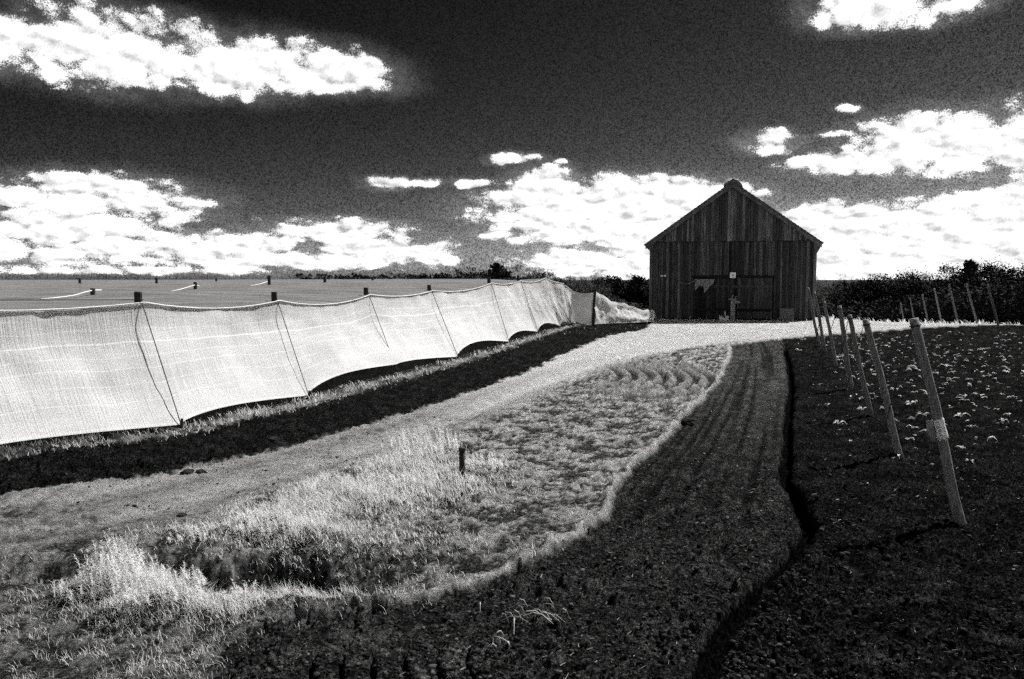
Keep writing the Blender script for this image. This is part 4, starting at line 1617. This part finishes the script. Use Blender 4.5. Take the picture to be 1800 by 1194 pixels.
def scatter_clods():
    # one clod = squashed, roughened icosahedron
    import bmesh as _b
    bm = _b.new(); _b.ops.create_icosphere(bm, subdivisions=1, radius=1.0)
    bv = np.array([v.co[:] for v in bm.verts]); bf = np.array([[v.index for v in f.verts] for f in bm.faces]); bm.free()
    X, Y = sample_px(105000, 350, 1950, 570, 1280)
    X2, Y2 = sample_px(26000, -200, 1100, 590, 900)
    X, Y = np.concatenate([X, X2]), np.concatenate([Y, Y2])
    hem, l, r, b, d, ra, ba, da = fields(X, Y)
    til = S(0.05, 0.2, b)
    band = S(0.05, -0.1, l) * S(0.3, 0.6, hem)
    road = S(0.0, 0.2, l) * S(0, -.2, r) * S(0, -.1, b) * (Y < 14)
    n_cl = fbm(X * 1.7, Y * 1.7, 3, 99)
    dens = til * (0.22 + 0.4 * S(-.1, .4, n_cl) + 0.15 * np.exp(-((d - 0.25) / 0.2) ** 2) * S(8, 5, Y)) * S(19, 9, Y) + 0.25 * band * S(20, 10, Y) + 0.22 * road * S(-.1, .4, n_cl)
    keep = (rng.random(len(X)) < dens) & (np.abs(d) > 0.10)
    X, Y, d, til = X[keep], Y[keep], d[keep], til[keep]
    n = len(X)
    Z = ground_eval(X, Y, full=False)
    s = rng.lognormal(-5.0, 0.55, n) * (1 + 0.35 * np.exp(-((d - 0.25) / 0.2) ** 2) * S(8, 5, Y))
    s = np.clip(s, 0.004, 0.022)
    th = rng.uniform(0, 2 * math.pi, n)
    V = bv[None] * (1 + 0.35 * rng.uniform(-1, 1, (n, len(bv), 1)))
    c, sn = np.cos(th)[:, None], np.sin(th)[:, None]
    x, y, z = V[..., 0] * 1.3, V[..., 1], V[..., 2] * 0.7
    V = np.stack([x * c - y * sn, x * sn + y * c, z], -1) * s[:, None, None] + np.stack([X, Y, Z + s * 0.15], 1)[:, None]
    F = (bf[None] + (np.arange(n) * len(bv))[:, None, None]).reshape(-1, 3)
    tone = np.clip(rng.lognormal(-3.7, 0.75, n), 0.006, 0.12)
    tone = np.where(til < 0.5, np.minimum(tone, 0.03), tone) * np.where(d > 0.5, 0.55, 1.0)
    me = mesh_arrays('soil_clods', V.reshape(-1, 3), tris=F, mat=M_crumb, attrs={'tone': np.repeat(tone, len(bv))})
    tag(obj('soil_clods', me), 'loose crumbs of dark soil strewn over the tilled ground', None, None, 'stuff')
    # straw and root litter
    X, Y = sample_px(5200, 700, 2000, 640, 1320)
    hem, l, r, b, d, ra, ba, da = fields(X, Y)
    n_cl = fbm(X * 1.2, Y * 1.2, 3, 199)
    keep = (b > 0.15) & (np.abs(d) > .15) & (rng.random(len(X)) < 0.18 + 0.5 * S(0, .4, n_cl))
    X, Y = X[keep], Y[keep]
    n = len(X)
    Z = ground_eval(X, Y, full=False) + 0.012
    L = rng.uniform(0.008, 0.045, n); th = rng.normal(-0.3, 0.9, n)
    w = np.maximum(0.0014, 0.0003 * Y) * rng.uniform(.5, 1.4, n)
    ex, ey = np.cos(th) * L, np.sin(th) * L
    V = np.zeros((n, 4, 3))
    px_, py_ = -np.sin(th) * w, np.cos(th) * w
    tilt = rng.uniform(-0.1, 0.5, n) * L
    V[:, 0] = np.stack([X - px_, Y - py_, Z], 1); V[:, 1] = np.stack([X + px_, Y + py_, Z + .004], 1)
    V[:, 2] = np.stack([X + ex + px_ * .4, Y + ey + py_ * .4, Z + tilt + .004], 1); V[:, 3] = np.stack([X + ex - px_ * .4, Y + ey - py_ * .4, Z + tilt], 1)
    me = mesh_arrays('straw_litter', V.reshape(-1, 3), quads=np.arange(n * 4).reshape(n, 4), mat=M_straw)
    tag(obj('straw_litter', me), 'bits of pale straw and root scattered on the dark soil', None, None, 'stuff')


scatter_clods()


def seedling_mesh(seed):
    rs = random.Random(seed)
    m = MB()
    nl = rs.choice([1, 2, 2, 3, 3, 4])
    for k in range(nl):
        a = rs.choice([0.2, 3.3, 2.6, 5.9]) + rs.gauss(0, 0.7)
        L, w = rs.uniform(0.04, 0.13), rs.uniform(0.009, 0.022)
        ca, sa = math.cos(a), math.sin(a)
        rise, droop = rs.uniform(0.01, 0.05), rs.uniform(0.0, 0.05)
        prof = [(0.0, 0.004, 0.01), (0.3, 0.8, 0.01 + rise * 0.8), (0.62, 1.0, 0.01 + rise), (1.0, 0.08, 0.012 + max(rise - droop, -0.005))]
        vs = []
        for t, ww, z in prof:
            for s in (-1, 0, 1):
                vs.append((ca * L * t - sa * w * ww * s, sa * L * t + ca * w * ww * s, z + (0.006 if s else 0)))
        fs = []
        for i in range(3):
            for s in (0, 1):
                j = i * 3 + s
                fs.append((j, j + 1, j + 4, j + 3))
        m.add(vs, fs)
    m.tube([(0, 0, -0.01), (0.003, 0, 0.03)], [0.004, 0.003], 5)
    return m


def build_seedlings():
    meshes = [seedling_mesh(s).mesh('seedling', M_leaf) for s in range(12)]
    # rows parallel to the line of poles
    a, b = G(1690, 908), G(1451, 616)
    dv = Vector((b.x - a.x, b.y - a.y)).normalized()
    nv = Vector((dv.y, -dv.x))
    pts = []
    rs = random.Random(21)
    for row in range(-2, 30):
        s = -3.0
        while s < 34:
            s += rs.uniform(0.36, 0.62)
            j = 0.1 + 0.12 * rs.random()
            p = Vector((a.x, a.y)) + dv * (s + rs.gauss(0, j)) + nv * (0.30 + row * 0.52 + rs.gauss(0, 0.10))
            if row < 0 and rs.random() > 0.25:
                continue
            if rs.random() < 0.12:
                continue
            px = 900 + FPX * p.x / p.y
            py = 491 + FPX * CAM_H / p.y
            if p.y < 6.5 or px > 1830 or py < 583:
                continue
            if py < 625 and rs.random() < 0.5 * (625 - py) / 35 + .15:
                continue
            if py > 770 and rs.random() < 0.6:
                continue
            pts.append((p.y, p.x))
    pts.sort()
    xs = np.array([p[1] for p in pts]); ys = np.array([p[0] for p in pts])
    zs = ground_eval(xs, ys, full=False)
    rest = MB()
    for k in range(len(pts)):
        rot = rs.uniform(0, 6.28)
        sc = rs.choice([0.55, 0.8, 1.0, 1.2, 1.5]) * rs.uniform(0.85, 1.15) * (0.7 if ys[k] < 10 else 1.0)
        if k < 300:
            o = obj('seedling', meshes[rs.randrange(12)], None, (xs[k], ys[k], zs[k] + 0.005), (rs.uniform(-.2, .2), rs.uniform(-.2, .2), rot if rs.random() < .4 else rs.gauss(0, .5)))
            o.scale = (sc, sc, sc)
            tag(o, 'small pale broad-leaved seedling drooping on the dark field soil', 'seedling', 'seedlings set out in the dark field')
        else:
            me = meshes[rs.randrange(12)]
            M = Matrix.Translation((xs[k], ys[k], zs[k] + .005)) @ Matrix.Rotation(rot, 4, 'Z') @ Matrix.Scale(sc * 1.1, 4)
            rest.add([M @ v.co for v in me.vertices], [tuple(p.vertices) for p in me.polygons])
    if rest.v:
        tag(rest.build('distant_seedlings', M_leaf), 'farther pale seedlings massed at the far side of the field', None, None, 'stuff')


build_seedlings()

# ------------------------------------------------------------------ trees and shrubs
def leaf_tris(C, size, rs, thin=False, up=0.0):
    """C: (n,3) centres -> triangle soup"""
    n = len(C)
    d = rs.normal(size=(n, 3)); d[:, 2] += up
    d /= np.linalg.norm(d, axis=1)[:, None]
    e = np.cross(d, rs.normal(size=(n, 3))); e /= np.linalg.norm(e, axis=1)[:, None]
    L = size * rs.uniform(0.6, 1.5, n)[:, None]
    W = L * (0.12 if thin else 0.55)
    V = np.stack([C - d * L * .5 - e * W * .5, C - d * L * .5 + e * W * .5, C + d * L * .5], 1)
    return V.reshape(-1, 3), np.arange(n * 3).reshape(n, 3)


def tree(name, label, base, h, w, seed, style='leafy', group='trees behind the field', mats=None, leaves=1500, size=0.28, cat='tree'):
    rs = np.random.default_rng(seed)
    pr = random.Random(seed)
    root = empty(name, base, 0, label, cat, group)
    m = MB()
    tips = []
    th = h * (0.45 if style != 'conifer' else 0.97)
    r0 = max(0.05, h * 0.028)
    m.tube([(0, 0, -0.3), (pr.gauss(0, .02) * h, 0, th * .5), (pr.gauss(0, .02) * h, pr.gauss(0, .02) * h, th)], [r0, r0 * .75, r0 * (.5 if style != 'conifer' else .12)], 7)
    cen = []
    if style == 'conifer':
        for k in range(int(16)):
            z = h * (0.10 + 0.86 * k / 15)
            for q in range(5):
                a = pr.uniform(0, 6.28)
                L = w * 0.5 * (1.05 - (z / h) ** 1.3) * pr.uniform(0.55, 1.25)
                skew = 0.35 * w * (1 - z / h) if 'wind' in label else 0
                e = Vector((math.cos(a) * L + skew * pr.random(), math.sin(a) * L, z + L * pr.uniform(-0.05, .35)))
                m.tube([(0, 0, z), Vector((0, 0, z)).lerp(e, .5) + Vector((0, 0, -.03 * L)), e], [r0 * .3, r0 * .2, r0 * .06], 4, cap=False)
                for t in rs.uniform(0.15, 1.0, max(6, int(leaves / 80))):
                    p = Vector((0, 0, z)).lerp(e, float(t))
                    cen.append((p.x, p.y, p.z))
        C = np.array(cen) + rs.normal(size=(len(cen), 3)) * np.array([.06, .06, .03]) * h * .35
        V, T = leaf_tris(C, size, rs, False)
    else:
        nl = 9
        clumps = []
        for k in range(nl):
            a = 2 * math.pi * k / nl + pr.uniform(-.4, .4)
            z = h * (pr.uniform(0.12, 0.45) if cat != 'bush' else pr.uniform(0.0, 0.25))
            R = w * 0.5 * pr.uniform(0.35, 0.95)
            e = Vector((math.cos(a) * R, math.sin(a) * R, min(h * .95, z + h * (pr.uniform(0.2, 0.52) if cat != 'bush' else pr.uniform(0.05, 0.7)))))
            mid = Vector((0, 0, z)).lerp(e, .5) + Vector((0, 0, h * .05))
            m.tube([(0, 0, z * .9), mid, e], [r0 * .5, r0 * .3, r0 * .1], 5, cap=False)
            clumps.append((e, h * pr.uniform(.10, .2)))
            clumps.append((mid, h * pr.uniform(.10, .18)))
            for _ in range(4):
                f = e + Vector((pr.gauss(0, .12) * w, pr.gauss(0, .12) * w, pr.uniform(-.03, .14) * h))
                m.tube([mid.lerp(e, pr.uniform(.3, 1)), f], [r0 * .12, r0 * .03], 4, cap=False)
                clumps.append((f, h * pr.uniform(.06, .14)))
        per = max(4, leaves // len(clumps))
        for c, r in clumps:
            g = rs.normal(size=(per, 3)) * r * np.array([.75, .75, .6])
            cen.append(g + np.array(c))
        C = np.concatenate(cen)
        C = C[C[:, 2] > 0.02]
        V, T = leaf_tris(C, size, rs, style == 'twiggy', 0.9 if style == 'twiggy' else 0)
    m.build('trunk', M_bark, root)
    mt = {'leafy': M_foliage, 'twiggy': M_twig, 'conifer': M_conifer}[style]
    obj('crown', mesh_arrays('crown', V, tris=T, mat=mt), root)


def ptop(px, py, d, z0=None):
    """(base, height) of something whose top shows at px,py at distance d"""
    t = P(px, py, d)
    bz_ = hz(t.x, d) if z0 is None else z0
    return Vector((t.x, d, bz_)), t.z - bz_


def build_trees():
    # dark wood on the right
    spec = [(1445, 488, 105, 'twiggy', 6), (1476, 487, 108, 'twiggy', 7), (1500, 492, 100, 'leafy', 6), (1530, 494, 103, 'leafy', 7), (1560, 496, 100, 'leafy', 6), (1592, 482, 98, 'leafy', 7), (1618, 488, 104, 'leafy', 6),
            (1642, 484, 100, 'leafy', 7), (1672, 484, 97, 'leafy', 7), (1728, 464, 100, 'leafy', 7), (1755, 482, 95, 'leafy', 7), (1785, 480, 98, 'leafy', 7), (1815, 472, 96, 'leafy', 8), (1850, 470, 98, 'leafy', 8), (1690, 482, 110, 'leafy', 7), (1895, 476, 98, 'leafy', 8)]
    lab = ['bare twiggy tree just right of the barn corner', 'thin bare tree beside the barn at the low end of the wood', 'low dark tree where the wood begins', 'second dark tree of the rising wood', 'third dark tree of the rising wood',
           'round-topped dark tree behind the nearest pole', 'dark tree right of the round-topped one', 'dark open-crowned tree behind the far poles', 'dark tree left of the tall conifer', 'bushy dark tree touching the tall conifer',
           'dark tree behind the rightmost far pole', 'dark tree near the picture edge, second last of the wood', 'tall dark tree at the picture edge', 'dark tree just beyond the picture edge', 'dark tree set back behind the conifer', 'last dark tree beyond the picture edge']
    for i, (px, py, d, st, w) in enumerate(spec):
        b, h = ptop(px, py, d)
        tree('twiggy_tree' if st == 'twiggy' else 'dark_tree', lab[i], b, h * (1.0 if st == 'leafy' else 0.98), w, 100 + i, st, 'trees of the dark wood', None, 5200 if st == 'leafy' else 1500, 0.24 if st == 'leafy' else 0.45)
    b, h = ptop(1706, 461, 96)
    tree('conifer', 'tall dark conifer rising above the wood on the right', b, h * 1.02, 6.0, 400, 'conifer', 'trees of the dark wood', None, 2600, 0.5)
    # undergrowth below the wood
    rs = np.random.default_rng(5)
    n = 60000
    x = rs.uniform(34, 75, n); y = rs.uniform(84, 96, n) + 0.15 * (x - 50)
    hmax = 2.2 + 2.6 * S(36, 55, x) + 0.8 * fbm(x * .4, y * .4, 3, 6)
    z = terrain(x, y) + rs.random(n) ** 0.8 * hmax
    V, T = leaf_tris(np.stack([x, y, z], 1), 0.34, rs)
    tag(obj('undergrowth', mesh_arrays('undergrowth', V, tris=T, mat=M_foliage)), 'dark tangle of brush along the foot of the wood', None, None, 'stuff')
    # brush left of the barn
    spec = [(1000, 490, 95, 'twiggy', 6, 'pale twiggy brush behind the last posts of the net'), (1030, 494, 92, 'twiggy', 6, 'pale twiggy brush above the gate post'), (1060, 497, 90, 'twiggy', 6, 'pale twiggy brush above the bunched netting'),
            (1085, 489, 88, 'twiggy', 5, 'taller twiggy tree above the bunched netting'), (1106, 488, 70, 'leafy', 4.2, 'dark bush behind the bunched netting'), (1133, 489, 68, 'leafy', 4.2, 'dark bush against the barn wall edge'),
            (975, 486, 100, 'twiggy', 5, 'twiggy bush behind the seventh net post'), (941, 471, 120, 'twiggy', 6.5, 'round twiggy tree on the horizon right of the conifer'), (1160, 490, 75, 'leafy', 4, 'dark bush mostly hidden behind the barn')]
    for i, (px, py, d, st, w, lb) in enumerate(spec):
        b, h = ptop(px, py, d)
        tree('brush' if st == 'twiggy' else 'dark_bush', lb, b, h, w, 200 + i, st, 'brush left of the barn', None, 5200 if st == 'leafy' else 2200, 0.22 if st == 'leafy' else 0.42, 'bush' if i != 7 else 'tree')
    b, h = ptop(872, 464, 140)
    b.z = 1.2; h = P(872, 464, 140).z - 1.2
    tree('conifer', 'dark windswept conifer on the horizon behind the net', b, h, 7.5, 410, 'conifer', None, None, 2400, 0.55)
    # low shrubs on the skyline behind the tent
    i = 0
    places = ['leftmost of the skyline', 'second along the skyline', 'third along the skyline', 'fourth along the skyline', 'fifth along the skyline', 'sixth along the skyline', 'seventh along the skyline', 'eighth along the skyline', 'ninth along the skyline, left of the conifer', 'beside the conifer foot']
    for px, py, w in ((548, 483, 9), (612, 483, 9), (643, 486, 7), (690, 483, 9), (728, 483, 6), (762, 481, 8), (790, 485, 8), (822, 474, 8), (855, 479, 7), (905, 484, 8)):
        d = 170
        t = P(px, py, d)
        b = Vector((t.x, d, 1.4))
        tree('skyline_shrub', 'small dark horizon shrub, ' + places[i], b, t.z - 1.4, w, 300 + i, 'leafy', 'shrubs on the skyline', None, 420, 0.5, 'shrub')
        i += 1
    rs = np.random.default_rng(15)
    n = 5000
    x = rs.uniform(-60, 14, n); y = rs.uniform(172, 180, n)
    kp = fbm(x * .15, x * 0 + 3.1, 3, 88) > rs.uniform(-0.3, 0.25, n)
    x, y = x[kp], y[kp]; n = len(x)
    z = 0.5 + rs.random(n) * (1.7 + 0.9 * fbm(x * .12, y * .1, 3, 16) + 0.4 * S(-30, 0, x))
    V, T = leaf_tris(np.stack([x, y, z], 1), 0.5, rs)
    tag(obj('skyline_brush', mesh_arrays('skyline_brush', V, tris=T, mat=M_foliage)), 'thin dark line of brush along the horizon behind the tent', None, None, 'stuff')


build_trees()
